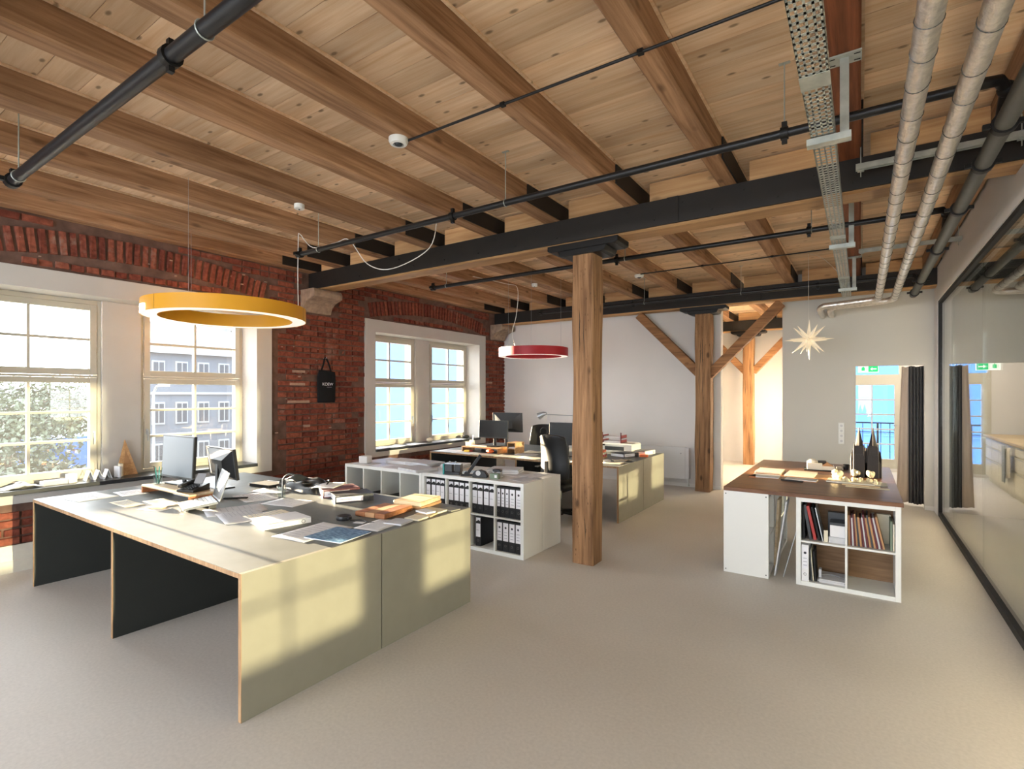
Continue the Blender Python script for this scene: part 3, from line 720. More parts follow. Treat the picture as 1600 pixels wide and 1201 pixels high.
# foil-wrapped supply pipes
for k, (x, yb, xe, zr, lab) in enumerate(((.20, 8.80, -.50, 2.955, 'foil wrapped heating pipe nearer the cable tray'), (.385, 8.97, -.38, 2.955, 'foil wrapped heating pipe nearer the glass partition'))):
    t = thing('insulated_pipe', lab, 'pipe', (x, .2, 3.0)); r = .043
    P = [(0, 0, 0), (0, yb - .2 - .09, 0)] + [(-.09 + .09 * math.cos(a), yb - .2 - .09 + .09 * math.sin(a), -.02 * i / 6) for i, a in enumerate([math.pi / 2 * q / 6 for q in range(1, 7)])]
    P += [(xe - x + .08, yb - .2, zr - 3.0)] + [(xe - x + .08 - .08 * math.sin(a), yb - .2 + .08 - .08 * math.cos(a), zr - 3.0 - .05 * i / 5) for i, a in enumerate([math.pi / 2 * q / 5 for q in range(1, 6)])] + [(xe - x, 9.36, zr - 3.05)]
    m = MB(); m.tube(P, r, 18); m.build('foil_jacket', 'foil', t, smooth='angle')
    b = MB(); yy = .9
    while yy < yb - .2:
        b.tube([(.0 + (r + .001) * math.cos(a), yy + .012 * math.sin(a + yy * 9), (r + .001) * math.sin(a)) for a in [2 * math.pi * q / 16 for q in range(16)]], .0022, 4, closed=True); yy += random.uniform(.2, .34)
    tag(b.build('binding_wires', 'grey_pipe', t), kind='stuff')
# perforated cable tray on drop brackets
t = thing('cable_tray', 'perforated galvanised cable tray hung below the reddish joist', 'cable tray', (-.165, .3, 3.035)); L = 8.35
b = MB()
for xx in (-.05, -.027, .0, .027, .05): b.box(xx - .0045, xx + .0045, 0, L, 0, .002)
yy = 0
while yy < L: b.box(-.054, .054, yy, yy + .016, 0, .002); yy += .042
b.build('perforated_base', 'galv', t)
for s in (-1, 1):
    b = MB(); b.box(s * .054 - .001, s * .054 + .001, 0, L, 0, .016); b.box(s * .054 - .001, s * .054 + .001, 0, L, .034, .05); yy = 0
    while yy < L: b.box(s * .054 - .001, s * .054 + .001, yy, yy + .03, .016, .034); yy += .06
    b.build('side_rail', 'galv', t)
for yy in (2.3, 5.0, 6.9): box(-.058, .058, yy - .06, yy + .06, -.003, -.001).build('joint_plate', 'galv', t)
for yb in (.85, 3.19, 5.55, 7.9):
    lb = {.85: 'galvanised drop bracket of the cable tray at the top edge', 3.19: 'large galvanised drop bracket with slotted plate nearest the camera', 5.55: 'galvanised cable tray bracket just behind the near girder', 7.9: 'small galvanised cable tray bracket close to the far girder'}[yb]
    q = thing('tray_bracket', lb, 'bracket', (-.07, yb, 3.0))
    box(-.02, .02, -.02, .02, 0, .41).build('strut', 'galv', q); pm = MB(); pm.box(-.075, .075, -.05, .05, .41, .418); pm.build('head_plate', 'galv', q)
    box(-.17, .03, -.028, .028, -.005, .03).build('cantilever_arm', 'galv', q)
    for a in (-.055, .055):
        for c in (-.03, .03): box(a - .014, a + .014, c - .004, c + .004, .4085, .4095).build('slot_hole', 'black_matte', q)
for (x0, x1, yy, lab) in ((-.03, .87, 4.44, 'galvanised channel rail fixed along the near girder'), (-.02, .87, 7.05, 'galvanised channel rail crossing above the pipes before the far girder')):
    q = thing('channel_rail', lab, 'rail', (x0, yy, 3.27)); rm = MB(); rm.box(0, x1 - x0, -.02, -.016, 0, .04); rm.box(0, x1 - x0, .016, .02, 0, .04); rm.box(0, x1 - x0, -.02, .02, .038, .041); rm.build('channel', 'galv', q)
    for xx in (.03, .86):
        rm = MB(); rm.cyl((xx, 0, -.05), (xx, 0, CEIL - 3.27), .004, 6); rm.box(xx - .02, xx + .02, -.015, .015, -.012, -.002); rm.build('threaded_rod', 'galv', q)
# slim conduits and ceiling devices
for (x0, x1, yy, lab) in ((-2.585, -.05, 2.54, 'thin black conduit leading to the near smoke detector'), (-2.64, -.1, 7.25, 'thin black conduit leading to the far smoke detector')):
    t = thing('conduit', lab, 'conduit', (x0, yy, JB - .012)); m = MB(); m.cyl((0, 0, 0), (x1 - x0, 0, 0), .0085, 10); m.build('tube', 'black_pipe', t, smooth='angle')
    for a, b in JX:
        if x0 < a < x1: box(a - x0 + .05, a - x0 + .08, -.014, .014, -.011, .012).build('clip', 'black_iron', t)
for (x, y, lab) in ((-2.615, 2.50, 'round white smoke detector on the joist in the middle of the ceiling'), (-2.69, 7.33, 'round white smoke detector on the ceiling behind the near column')):
    t = thing('smoke_detector', lab, 'smoke detector', (x, y, JB)); m = MB(); m.lathe([(.02, -.001), (.066, -.001), (.066, -.022), (.056, -.04), (.036, -.043), (.036, -.024)], n=24); m.build('housing', 'white_melamine', t, smooth='angle')
    m = MB(); m.lathe([(.001, -.054), (.022, -.048), (.029, -.036), (.029, -.024)], n=16); m.build('sensor_cage', 'dark_grey', t, smooth='angle')
for (x, y, lab) in ((-4.28, 2.86, 'small white ceiling canopy on a joist near the yellow ring lamp'), (-4.28, 7.0, 'small white ceiling canopy above the red ring lamp')):
    t = thing('lamp_canopy', lab, 'ceiling canopy', (x, y, JB)); m = MB(); m.lathe([(.045, 0), (.045, -.04), (.04, -.045), (.006, -.046)], n=20); m.build('cup', 'white_melamine', t, smooth='angle')
    m = MB(); m.cyl((0, 0, -.046), (0, 0, -.052), .008, 8); m.build('cord_grip', 'dark_grey', t)

# ---- ring lamps
def ring_lamp(label, c, R, zb, h, wdt, mat, wires, cable):
    t = thing('ring_lamp', label, 'pendant lamp', (c[0], c[1], zb)); n = 64; th = .004
    def ann(r0, r1, z0, z1): return MB().lathe([(r0, z0), (r1, z0), (r1, z1), (r0, z1), (r0, z0)], n=n, cap=False)
    ann(R - th, R, 0, h).build('outer_band', mat, t, smooth='angle'); ann(R - wdt, R - wdt + th, 0, h).build('inner_band', mat, t, smooth='angle')
    ann(R - wdt + th, R - th, .002, .012).build('diffuser', 'diffuser', t, smooth='angle'); ann(R - wdt + th, R - th, h - .012, h - .004).build('upper_diffuser', 'diffuser', t, smooth='angle')
    sm = MB()
    for a in (0.7, 2.8, 4.9): sm.box((R + .0005) * math.cos(a) - .0008, (R + .0005) * math.cos(a) + .0008, (R + .0005) * math.sin(a) - .0008, (R + .0005) * math.sin(a) + .0008, 0, h)
    sm.build('band_seam', 'dark_grey', t)
    for a in wires:
        x, y = (R - wdt / 2) * math.cos(a), (R - wdt / 2) * math.sin(a); wx = c[0] + x
        m = MB(); m.cyl((x, y, h), (x, y, (JB if any(p <= wx <= q for p, q in JX) else CEIL) - zb), .0016, 5); m.build('suspension_wire', 'silver', t)
    m = MB(); m.tube([(p[0] - c[0], p[1] - c[1], p[2] - zb) for p in cable], .0045, 8); m.build('power_cord', 'cord_white', t, smooth=True)
    return t
def smooth_path(pts, n=6):
    out = []; P = [Vector(p) for p in pts]; P = [P[0]] + P + [P[-1]]
    for i in range(1, len(P) - 2):
        for k in range(n):
            u = k / n; a, b, c_, d = P[i - 1], P[i], P[i + 1], P[i + 2]
            out.append(tuple(.5 * ((2 * b) + (c_ - a) * u + (2 * a - 5 * b + 4 * c_ - d) * u * u + (3 * b - a - 3 * c_ + d) * u ** 3)))
    out.append(tuple(P[-1])); return out
yc = (-5.37, 2.78); ya = math.atan2(.62, .30)
cx_, cy_ = yc[0] + .67 * math.cos(ya), yc[1] + .67 * math.sin(ya)
ring_lamp('large yellow ring pendant lamp hanging over the desk by the window', yc, .74, 2.44, .135, .14, 'lamp_yellow', (ya + .05, ya + 2.1, ya + 4.2),
          smooth_path([(cx_, cy_, 2.57), (cx_ - .01, cy_, 2.95), (cx_, cy_, 3.36), (cx_ + .06, cy_ - .02, 3.40), (-4.85, 3.40, 3.24), (-4.5, 3.42, 3.235), (-4.28, 3.42, 3.23), (-4.1, 3.5, 2.98), (-3.85, 3.6, 2.92), (-3.5, 3.75, 3.1), (-3.44, 3.8, 3.40)], 6))
rc = (-4.40, 7.16)
ring_lamp('red ring pendant lamp hanging over the far desk', rc, .56, 2.28, .135, .11, 'lamp_red', (1.0, 3.1, 5.2),
          smooth_path([(rc[0] - .02, rc[1] - .5, 2.41), (rc[0] - .08, rc[1] - .5, 2.62), (rc[0] + .0, rc[1] - .5, 2.9), (rc[0] + .02, rc[1] - .5, 3.3), (rc[0] - .15, rc[1] - .55, 3.38), (-4.6, 5.9, 3.36), (-4.3, 5.5, 3.25)], 6))
# ---- folded paper star
t = thing('paper_star', 'white many-pointed paper star hanging before the grey wall', 'star', (-.60, 8.25, 2.43))
m = MB(); m.sphere((0, 0, 0), .06, 10, 6); m.build('core', 'star_paper', t)
dirs = []
for el, n_, off in ((0, 8, 0), (42, 5, .3), (-42, 5, .9), (88, 1, 0), (-88, 1, 0)):
    for q in range(n_): a = off + 2 * math.pi * q / n_; e = math.radians(el); dirs.append(Vector((math.cos(e) * math.cos(a), math.cos(e) * math.sin(a), math.sin(e))))
for i, d in enumerate(dirs):
    Lr = .31 if i < 8 else .28; a = d.orthogonal().normalized(); b = d.cross(a); r = .032
    m = MB(); vs = [d * .045 + (a * math.cos(k) + b * math.sin(k)) * r for k in [math.pi / 4 + math.pi / 2 * q for q in range(4)]] + [d * Lr]
    m.add(vs, [(0, 1, 4), (1, 2, 4), (2, 3, 4), (3, 0, 4), (3, 2, 1, 0)]); m.build('point', 'star_paper', t)
m = MB(); m.tube(smooth_path([(0, 0, .24), (0, 0, 1.0), (0, 0, 1.175), (.02, -.02, 1.178), (.2, -.3, 1.02), (.42, -.4, .72)], 4), .0028, 6); m.build('cord', 'cord_white', t)

# ================================================================== WALL FITTINGS
t = thing('tote_bag', 'black cotton tote bag hanging from a hook on the brick wall', 'bag', (WX + .02, 4.86, 1.55))
def bagf(side):
    def f(u, v):
        y = -.15 + .3 * u; z = .48 * v
        wob = .012 * math.sin(u * 5) + .02 * math.sin(math.pi * u) * (1 - v * .6)
        y *= 1 + .06 * math.sin(v * 2.6) - .13 * max(0, v - .75) * 4 * (1 if u < .5 else .3)
        return (.022 + side * (.004 + wob), y, z - (.02 * u if v > .9 else 0))
    return f
m = MB(); m.sheet(bagf(1), 14, 14); m.build('front_panel', 'cloth_black', t, smooth=True, solid=.004)
m = MB(); m.sheet(bagf(-.4), 14, 14); m.build('back_panel', 'cloth_black', t, smooth=True, solid=.004)
for s in (-1, 1):
    m = MB(); P = smooth_path([(.025, s * .085 - .01, .46), (.03, s * .05 - .01, .56), (.03, s * .02 - .02, .64), (.03, -.02, .665)], 5)
    for a, b in zip(P, P[1:]): m.bar(a, (b[0], b[1], b[2] + .002), .004, .026, (0, 1, .15))
    m.build('strap', 'cloth_black', t)
m = MB(); m.tube([(-.02, -.02, .66), (.045, -.02, .655), (.05, -.02, .665), (.05, -.02, .68)], .004, 8); m.build('hook', 'silver', t)
text('lettering', 'KOEW', .062, 'label_white', t, (.0525, .0, .27), (math.pi / 2, 0, math.pi / 2))
m = MB(); m.box(.05, .051, -.07, .07, .226, .232); m.build('print_line', 'ink_light', t)

t = thing('wall_radiator', 'flat white panel radiator on the white wall behind the far desk', 'radiator', (-3.1, 9.46, .15))
box(-.56, .5, -.05, .05, 0, .57).build('panel', 'radiator_white', t, bevel=.008); box(-.56, .56, -.045, .045, .01, .56).build('core', 'radiator_white', t)
g = MB()
for q in range(30): g.box(-.54 + q * .035, -.52 + q * .035, -.03, .03, .57, .574)
g.build('top_grille', 'white_edge', t); m = MB(); m.cyl((.53, 0, .02), (.53, 0, -.12), .012, 10); m.cyl((.53, 0, -.12), (.53, .1, -.12), .012, 10); m.build('valve', 'white_melamine', t)
m = MB(); m.cyl((.42, -.05, .46), (.42, -.058, .46), .012, 10); m.build('vent_screw', 'silver', t)

t = thing('socket_strip', 'vertical strip of four white wall sockets on the grey wall', 'socket', (-.25, 9.55, .90))
box(-.04, .04, -.012, .01, 0, .33).build('frame_plate', 'white_melamine', t, bevel=.004)
for q in range(4):
    m = MB(); m.box(-.033, .033, -.016, -.008, .012 + q * .079, .082 + q * .079); i = m.build('socket_insert', 'white_edge', t, bevel=.003)
    m = MB(); m.cyl((0, -.0165, .047 + q * .079), (0, -.01, .047 + q * .079), .019, 14); m.build('socket_hole', 'paper_grey', i)

# curtain at the kitchen doorway
def curtain(name, label, x0, x1, y, z0, z1, mat, folds, flare=0):
    t = thing(name, label, 'curtain', ((x0 + x1) / 2, y, 0))
    def f(u, v):
        zz = z0 + (z1 - z0) * v; x = (x0 - flare * (1 - v)) + (x1 - x0 + flare * (1 - v)) * u - (x0 + x1) / 2
        return (x, .035 * math.sin(u * folds * 2 * math.pi) * (.7 + .3 * v), zz + .008 * math.sin(u * 9))
    m = MB(); m.sheet(f, folds * 10, 10); m.build('cloth', mat, t, smooth=True, solid=.004)
    hk = MB()
    for q in range(folds + 1): hk.box(x0 + (x1 - x0) * q / folds - (x0 + x1) / 2 - .006, x0 + (x1 - x0) * q / folds - (x0 + x1) / 2 + .006, -.006, .006, z1, z1 + .03)
    hk.build('header_hooks', 'white_melamine', t); return t
curtain('curtain', 'charcoal curtain gathered at the side of the kitchen doorway', .60, .79, 9.82, .03, 2.09, 'curtain_dark', 5)
curtain('curtain', 'beige curtain edge flaring out towards the kitchen door', .52, .62, 9.92, .03, 2.09, 'curtain_tan', 1, .07)
box(-.2, .85, 9.80, 9.88, 2.12, 2.14).build('curtain_rail', 'white_melamine'); tag(bpy.data.objects['curtain_rail'], 'white curtain rail behind the kitchen doorway lintel', 'curtain rail')
t = thing('exit_sign', 'green and white emergency exit sign in the kitchen', 'sign', (.11, 11.2, 2.06))
box(-.15, .15, -.015, .015, 0, .12).build('panel', 'exit_white', t); box(.0, .142, -.018, -.014, .008, .112).build('green_field', 'exit_green', t)
m = MB(); m.prism([(.03, .06), (.06, .03), (.06, .05), (.12, .05), (.12, .07), (.06, .07), (.06, .09)], -.020, -.017, 'Y'); m.build('arrow', 'exit_white', t)
m = MB(); m.box(-.10, -.05, -.018, -.015, .03, .09); m.box(-.085, -.065, -.0185, -.017, .09, .105); m.build('running_figure', 'exit_green', t)
m = MB(); m.cyl((0, 0, .12), (0, 0, CEIL - 2.06), .006, 6); m.build('suspension_rod', 'white_melamine', t)

t = thing('kitchen_fill', 'added round lamp that brightens the kitchen', 'ceiling lamp', (.75, 11.6, 3.0)); MB().lathe([(.2, 0), (.21, .05), (.2, .08)], n=24).build('shade', 'fill_glow', t, smooth='angle'); MB().cyl((0, 0, .08), (0, 0, CEIL - 3.0), .01, 8).build('stem', 'white_melamine', t)  # added lamp with no visible source, brightens the kitchen
l = bpy.data.lights.new('kitchen_fill_light', 'POINT'); l.energy = 85; l.color = (1, .93, .8); l.shadow_soft_size = .2; lo = bpy.data.objects.new('kitchen_fill_light', l); COL.objects.link(lo); lo.parent = t; lo.location = (0, 0, -.22)
# kitchen run seen in the reflection of the glass
t = thing('kitchen_cabinet', 'cream kitchen base units with drawers along the kitchen wall', 'kitchen unit', (-.55, 9.9, 0))
box(-.38, .33, .1, 3.6, .1, .86).build('carcass', 'kitchen_white', t); box(-.38, .30, .1, 3.6, 0, .1).build('plinth', 'kitchen_white', t)
box(-.39, .38, .08, 3.62, .86, .90).build('worktop', 'birch', t)
for q in range(6):
    yy = .12 + q * .58
    for zz, hh in ((.12, .32), (.46, .22), (.70, .14)):
        d = box(.33, .35, yy, yy + .56, zz, zz + hh).build('drawer_front', 'kitchen_white', t, bevel=.003)
        box(.35, .356, yy + .05, yy + .51, zz + hh - .02, zz + hh - .012).build('grip', 'silver', d)
t = thing('tea_towel', 'cream and grey tea towels hung on a kitchen drawer', 'towel', (-.17, 11.2, .35))
m = MB(); m.sheet(lambda u, v: (.02 + .012 * math.sin(u * 9), .3 * u, .48 * v - .05 * u), 12, 6); m.build('cream_towel', 'towel_cream', t, smooth=True, solid=.004)
m = MB(); m.sheet(lambda u, v: (.035 + .012 * math.sin(u * 7 + 1), .22 + .22 * u, -.12 + .6 * v), 10, 6); m.build('grey_towel', 'towel_grey', t, smooth=True, solid=.004)
t = thing('kettle', 'shiny metal kettle on the kitchen worktop', 'kettle', (-.45, 10.7, .90)); m = MB(); m.lathe([(.08, 0), (.085, .02), (.075, .14), (.05, .18), (.01, .2)], n=20); m.build('body', 'chrome', t, smooth='angle')
m = MB(); m.tube(arc((0, 0), .07, -.6, 2.2, 8), .008, 6); m.build('handle', 'black_plastic', t, loc=(.05, 0, .14), rot=(math.pi / 2, 0, 0)); m = MB(); m.cyl((.06, 0, .1), (.12, 0, .15), .015, 8, .01); m.build('spout', 'chrome', t)

# ================================================================== FURNITURE
def desk(label, x0, x1, y0, y1, h, xm, front=True):
    """long desk: linoleum board top with plywood edges on three panel legs"""
    t = thing('panel_desk', label, 'desk', (x0, y0, 0)); W = x1 - x0; D = y1 - y0; T = .026
    top = box(.0, W - T, 0, D, h - T, h - .002).build('tabletop', 'ply_edge', t)
    box(.001, W - T - .001, .001, D - .001, h - .002, h).build('linoleum_sheet', 'lino_top', top)
    for i, xx in enumerate((0, xm - x0 - T / 2, W - T)):
        hh = h if i == 2 else h - T
        p = box(xx, xx + T, .003, D - .003, 0, hh).build('leg_panel', 'lino_grey' if i == 2 else 'lino_dark', t)
        if i == 2: box(xx - .0015, xx, .003, D - .003, 0, h - T).build('inner_sheet', 'lino_dark', p)
        box(xx, xx + T, 0 if front else D - .003, .003 if front else D, 0, hh).build('edge_band', 'ply_edge', p)
    return t
DA = .76; DB = .735
desk('long grey desk with the open knee space nearest the camera', -6.0, -2.62, 1.42, 2.354, DA, -4.27)
desk('long grey desk joined behind the nearest desk, next to the white shelves', -6.0, -2.62, 2.356, 3.29, DA, -4.27, False)
desk('far grey desk with its open side towards the white shelves', -5.9, -2.60, 6.34, 7.264, DB, -4.20)
desk('farthest grey desk nearest the radiator', -5.9, -2.60, 7.266, 8.19, DB, -4.20, False)

def shelf(label, x, y, rz, cols, rows, W, back=None, Hh=.77, D=.385):
    """open cube shelf, local x along the width, front at local y=0 facing -y"""
    t = thing('cube_shelf', label, 'shelf', (x, y, 0), rz); o = .038; i = .016
    box(0, o, 0, D, 0, Hh).build('side_panel', 'white_melamine', t, bevel=.002); box(W - o, W, 0, D, 0, Hh).build('side_panel', 'white_melamine', t, bevel=.002)
    box(o, W - o, 0, D, Hh - o, Hh).build('top_panel', 'white_melamine', t, bevel=.002); box(o, W - o, 0, D, 0, o).build('bottom_panel', 'white_melamine', t, bevel=.002)
    cw = (W - 2 * o - (cols - 1) * i) / cols; chh = (Hh - 2 * o - (rows - 1) * i) / rows
    for c in range(1, cols): box(o + c * (cw + i) - i, o + c * (cw + i), .002, D - .004, o, Hh - o).build('divider', 'white_melamine', t)
    for r in range(1, rows):
        for c in range(cols): box(o + c * (cw + i), o + c * (cw + i) + cw, .003, D - .004, o + r * (chh + i) - i, o + r * (chh + i)).build('shelf_board', 'white_melamine', t)
    if back: box(o, W - o, D - .004, D, o, Hh - o).build('back_panel', back, t)
    return lambda c, r: (x + (o + c * (cw + i)), x + (o + c * (cw + i) + cw), y, o + r * (chh + i), o + r * (chh + i) + chh)   # world cell for rz=0
cellR = shelf('white cube shelf full of black binders', -4.22, 4.40, 0, 4, 2, 1.40)
cellL = shelf('mostly empty white cube shelf partly hidden behind the near desk', -5.59, 4.40, 0, 4, 2, 1.365)
shelf('white cube shelf standing back to back behind the binder shelf', -2.82, 5.175, math.pi, 4, 2, 1.40, 'white_melamine')
shelf('white cube shelf standing back to back behind the empty shelf', -4.225, 5.175, math.pi, 4, 2, 1.365, 'white_melamine')

# ---- lever arch binders
def binder_parts(t, wd, hh=.318, dp=.285, kind=0, body='black_plastic'):
    b = box(0, wd, 0, dp, 0, hh).build('cover', body, t, bevel=.003)
    lz0, lz1 = (.10, hh - .012) if kind == 0 else (.11, hh - .02)
    lab = box(.006, wd - .006, -.0012, .0, lz0, lz1).build('spine_label', 'label_white', t)
    if kind == 0:
        MB().prism([(.006, hh - .075), (wd - .006, hh - .075), (wd - .006, hh - .05), (wd * .6, hh - .035), (.006, hh - .055)], -.0018, -.0012, 'Y').build('printed_emblem', 'black_plastic', lab)
        box(.012, wd - .022, -.0018, -.0012, .17, .174).build('printed_line', 'ink_light', lab)
    else:
        MB().cyl((wd / 2, -.0012, hh - .07), (wd / 2, -.0019, hh - .07), min(.012, wd * .2), 12).build('printed_emblem', 'ink', lab)
        for q in range(3): box(wd * .25, wd * .75, -.0018, -.0012, hh - .12 - q * .03, hh - .115 - q * .03).build('printed_line', 'ink_light', lab)
    m = MB(); m.tube([(wd / 2 + .011 * math.cos(a), -.002, .062 + .011 * math.sin(a)) for a in [2 * math.pi * k / 14 for k in range(14)]], .0022, 5, closed=True); m.build('finger_ring', 'chrome', t)
ONE = ['first', 'second', 'third', 'fourth', 'fifth', 'sixth', 'seventh', 'eighth', 'ninth', 'tenth', 'eleventh', 'twelfth', 'thirteenth', 'fourteenth', 'fifteenth', 'sixteenth', 'seventeenth']
ORD = ['first', 'second', 'third', 'fourth', 'fifth']
def binder(x, y, z, wd, label, kind, tilt=0, body='black_plastic', group=None):
    t = thing('ring_binder', label, 'binder', (x, y, z), 0, group); t.rotation_euler = (0, tilt, 0); binder_parts(t, wd, kind=kind, body=body); return t
for c, ws, kd in ((0, (.068, .068, .068, .066), 0), (1, (.074, .074, .074, .07), 0), (2, (.074, .074, .074, .072), 0)):
    x0, x1, yy, z0, z1 = cellR(c, 1); x = x0 + .004
    for i, wd in enumerate(ws):
        binder(x, yy + .03 + random.uniform(0, .01), z0, wd, 'black lever arch binder, %s in the upper row\'s %s compartment' % (ORD[i], ORD[c]), 0, group='binders in the white shelf'); x += wd + .0035
x0, x1, yy, z0, z1 = cellR(3, 1); x = x0 + .004
for i, wd in enumerate((.05, .05, .05, .076, .076)):
    binder(x, yy + .03, z0, wd, ('slim' if i < 3 else 'wide') + ' black binder with printed label, %s in the upper row\'s last compartment' % ORD[i], 1, group='binders in the white shelf'); x += wd + .0025
x0, x1, yy, z0, z1 = cellR(3, 0); x = x0 + .004
for i, wd in enumerate((.072, .076, .076, .07)):
    binder(x, yy + .03, z0, wd, 'black binder with printed label, %s in the lower row\'s last compartment' % ORD[i], 1, group='binders in the white shelf'); x += wd + .003
x0, x1, yy, z0, z1 = cellR(2, 0)
binder(x0 + .05, yy + .04, z0, .07, 'single black binder in the lower third compartment beside empty space', 0)
x0, x1, yy, z0, z1 = cellR(1, 0)
binder(x0 + .2, yy + .03, z0, .074, 'black binder in the lower second compartment behind the desk corner', 0)
for c, lab in ((0, 'dark folder lying in the leftmost compartment of the empty shelf'), (1, 'dark folder lying in the second compartment of the empty shelf'), (2, 'dark folder lying in the third compartment of the empty shelf')):
    x0, x1, yy, z0, z1 = cellL(c, 1)
    t = thing('folder', lab, 'folder', (x0 + .02, yy + .06, z0)); MB().prism([(0, 0), (.26, 0), (.26, .07 if c == 0 else .03), (0, .03)], 0, .26, 'Y').build('cover', 'black_matte', t); box(.01, .25, .005, .25, -.0 + .002, .02).build('paper_block', 'paper_grey', t)
    if c == 0: MB().prism([(.16, .30), (.30, .30), (.30, .14)], .05, .056, 'Y').build('leaning_sheet', 'paper_grey', t)

# ---- generic flat things
def rot_rect(x, y, z, w, d, h, rz, name, label, cat, mat, bevel=0, group=None, jit=0):
    o = box(-w / 2, w / 2, -d / 2, d / 2, 0, h).build(name, mat, bevel=bevel, loc=(x, y, z), rot=(0, 0, rz)); return tag(o, label, cat, group)
def sheet_paper(x, y, z, w, d, rz, label, mat='paper', curl=.006, name='paper_sheet', cat='paper', lines=True, lab=None):
    t = thing(name, label, cat, (x, y, z), rz); sd = random.random() * 10
    m = MB(); m.sheet(lambda u, v: ((u - .5) * w, (v - .5) * d, .0012 + curl * max(0, noise.noise(Vector((u * 2 + sd, v * 2, 1))))), 8, 8); m.build('sheet', mat, t, smooth=True, solid=.0012)
    if lines:
        ln = MB(); r = random.Random(int(sd * 99))
        for q in range(7):
            v = .16 + q * .1; ln.box(-w * .4, w * (r.uniform(-.1, .4)), (v - .5) * d, (v - .5) * d + .003, curl * .55 + .002, curl * .55 + .0025)
        tag(ln.build('printed_lines', 'ink_light', t), kind='stuff')
    return t
def paper_stack(x, y, z, w, d, h, rz, label, mat='paper', n=5):
    t = thing('paper_stack', label, 'papers', (x, y, z), rz); r = random.Random(int(x * 1000)); zz = 0
    for q in range(n):
        hh = h / n; a = r.uniform(-.06, .06); m = MB(); m.xbox(Matrix.Translation((r.uniform(-.01, .01), r.uniform(-.01, .01), zz + hh / 2)) @ Matrix.Rotation(a, 4, 'Z'), w, d, hh * .98); m.build('sheaf', mat if q % 2 == 0 else 'paper_grey', t); zz += hh
    return t
def lying_binder(x, y, z, rz, label, wd=.07, body='dark_grey', pages=None):
    """binder lying flat; local -y side is the spine with its label"""
    t = thing('ring_binder', label, 'binder', (x, y, z), rz)
    box(-.16, .16, -.14, .14, 0, .003).build('lower_cover', body, t); box(-.16, .16, -.143, -.14, 0, wd).build('spine', body, t)
    m = MB(); m.xbox(Matrix.Translation((0, 0, wd)) @ Matrix.Rotation(-.03, 4, 'X'), .32, .285, .003); m.build('upper_cover', body, t)
    box(-.15, .14, -.12, .13, .004, wd * .75).build('paper_block', pages or 'paper', t)
    lab = box(-.15, .07, -.1445, -.143, .008, wd - .008).build('spine_label', 'label_white', t); box(-.12, -.02, -.145, -.1445, wd * .45, wd * .55).build('printed_line', 'ink_light', lab)
    m = MB(); m.tube([(.105 + .012 * math.cos(a), -.145, wd / 2 + .012 * math.sin(a)) for a in [2 * math.pi * k / 14 for k in range(14)]], .0025, 5, closed=True); m.build('finger_ring', 'chrome', t); return t
def monitor(label, x, y, zb, rz, w, z0, z1, mat_screen, mat_body='black_plastic', tilt=0, logo=None, base=True, back_bulge=True):
    """local -y is the screen side"""
    t = thing('monitor', label, 'monitor', (x, y, zb), rz); zc = (z0 + z1) / 2 - zb; hh = z1 - z0
    T = Matrix.Translation((0, 0, zc)) @ Matrix.Rotation(tilt, 4, 'X')
    m = MB(); m.xbox(T, w, .028, hh); hs = m.build('housing', mat_body, t, bevel=.004)
    m = MB(); m.xbox(T @ Matrix.Translation((0, -.0145, .004)), w - .026, .002, hh - .034); m.build('screen', mat_screen, hs)
    if back_bulge:
        m = MB(); a, b = w * .46, hh * .46; c, d = w * .2, hh * .22
        vs = [T @ Vector(p) for p in ((-a, .014, -b), (a, .014, -b), (a, .014, b), (-a, .014, b), (-c, .055, -d * 1.4), (c, .055, -d * 1.4), (c, .055, d * .6), (-c, .055, d * .6))]
        m.add(vs, [(0, 1, 5, 4), (1, 2, 6, 5), (2, 3, 7, 6), (3, 0, 4, 7), (4, 5, 6, 7)]); m.build('back_shell', mat_body, hs, bevel=.01)
    if base:
        m = MB(); m.bar((0, .05, .012), (0, .045, zc), .05, .018, (0, 1, 0)); m.build('stand_neck', 'black_plastic', t, bevel=.003)
        m = MB(); m.box(-.12, .12, -.07, .1, 0, .012); m.build('stand_foot', 'black_plastic', t, bevel=.004)
    if logo:
        text('logo', logo[0], logo[1], logo[2], t, (0, .0165 if not back_bulge else .03, zc + hh * .27), (math.pi / 2 - tilt, 0, math.pi))
    return t
def riser(label, x0, x1, y0, y1, z, h, mat='birch', side='red_wood'):
    t = thing('desk_riser', label, 'riser', (x0, y0, z)); W = x1 - x0; D = y1 - y0
    box(0, W, 0, D, h - .016, h).build('top_board', mat, t, bevel=.002); box(0, .016, 0.0, D, 0, h - .016).build('side_board', side, t); box(W - .016, W, .0, D, 0, h - .016).build('side_board', side, t); return t
def cup(label, x, y, z, r, h, mat, pens, name='pen_cup'):
    t = thing(name, label, 'cup', (x, y, z)); m = MB(); m.lathe([(.001, 0), (r * .85, 0), (r, h), (r * .93, h), (r * .8, .006), (.001, .006)], n=18, cap=False); m.build('tumbler', mat, t, smooth='angle')
    rr = random.Random(int(x * 77))
    for i, pm in enumerate(pens):
        a = i * 2.4; m = MB(); m.cyl((r * .3 * math.cos(a), r * .3 * math.sin(a), .008), (r * .85 * math.cos(a), r * .85 * math.sin(a), h + rr.uniform(.03, .08)), .004, 7); m.build('pen', pm, t)
    return t

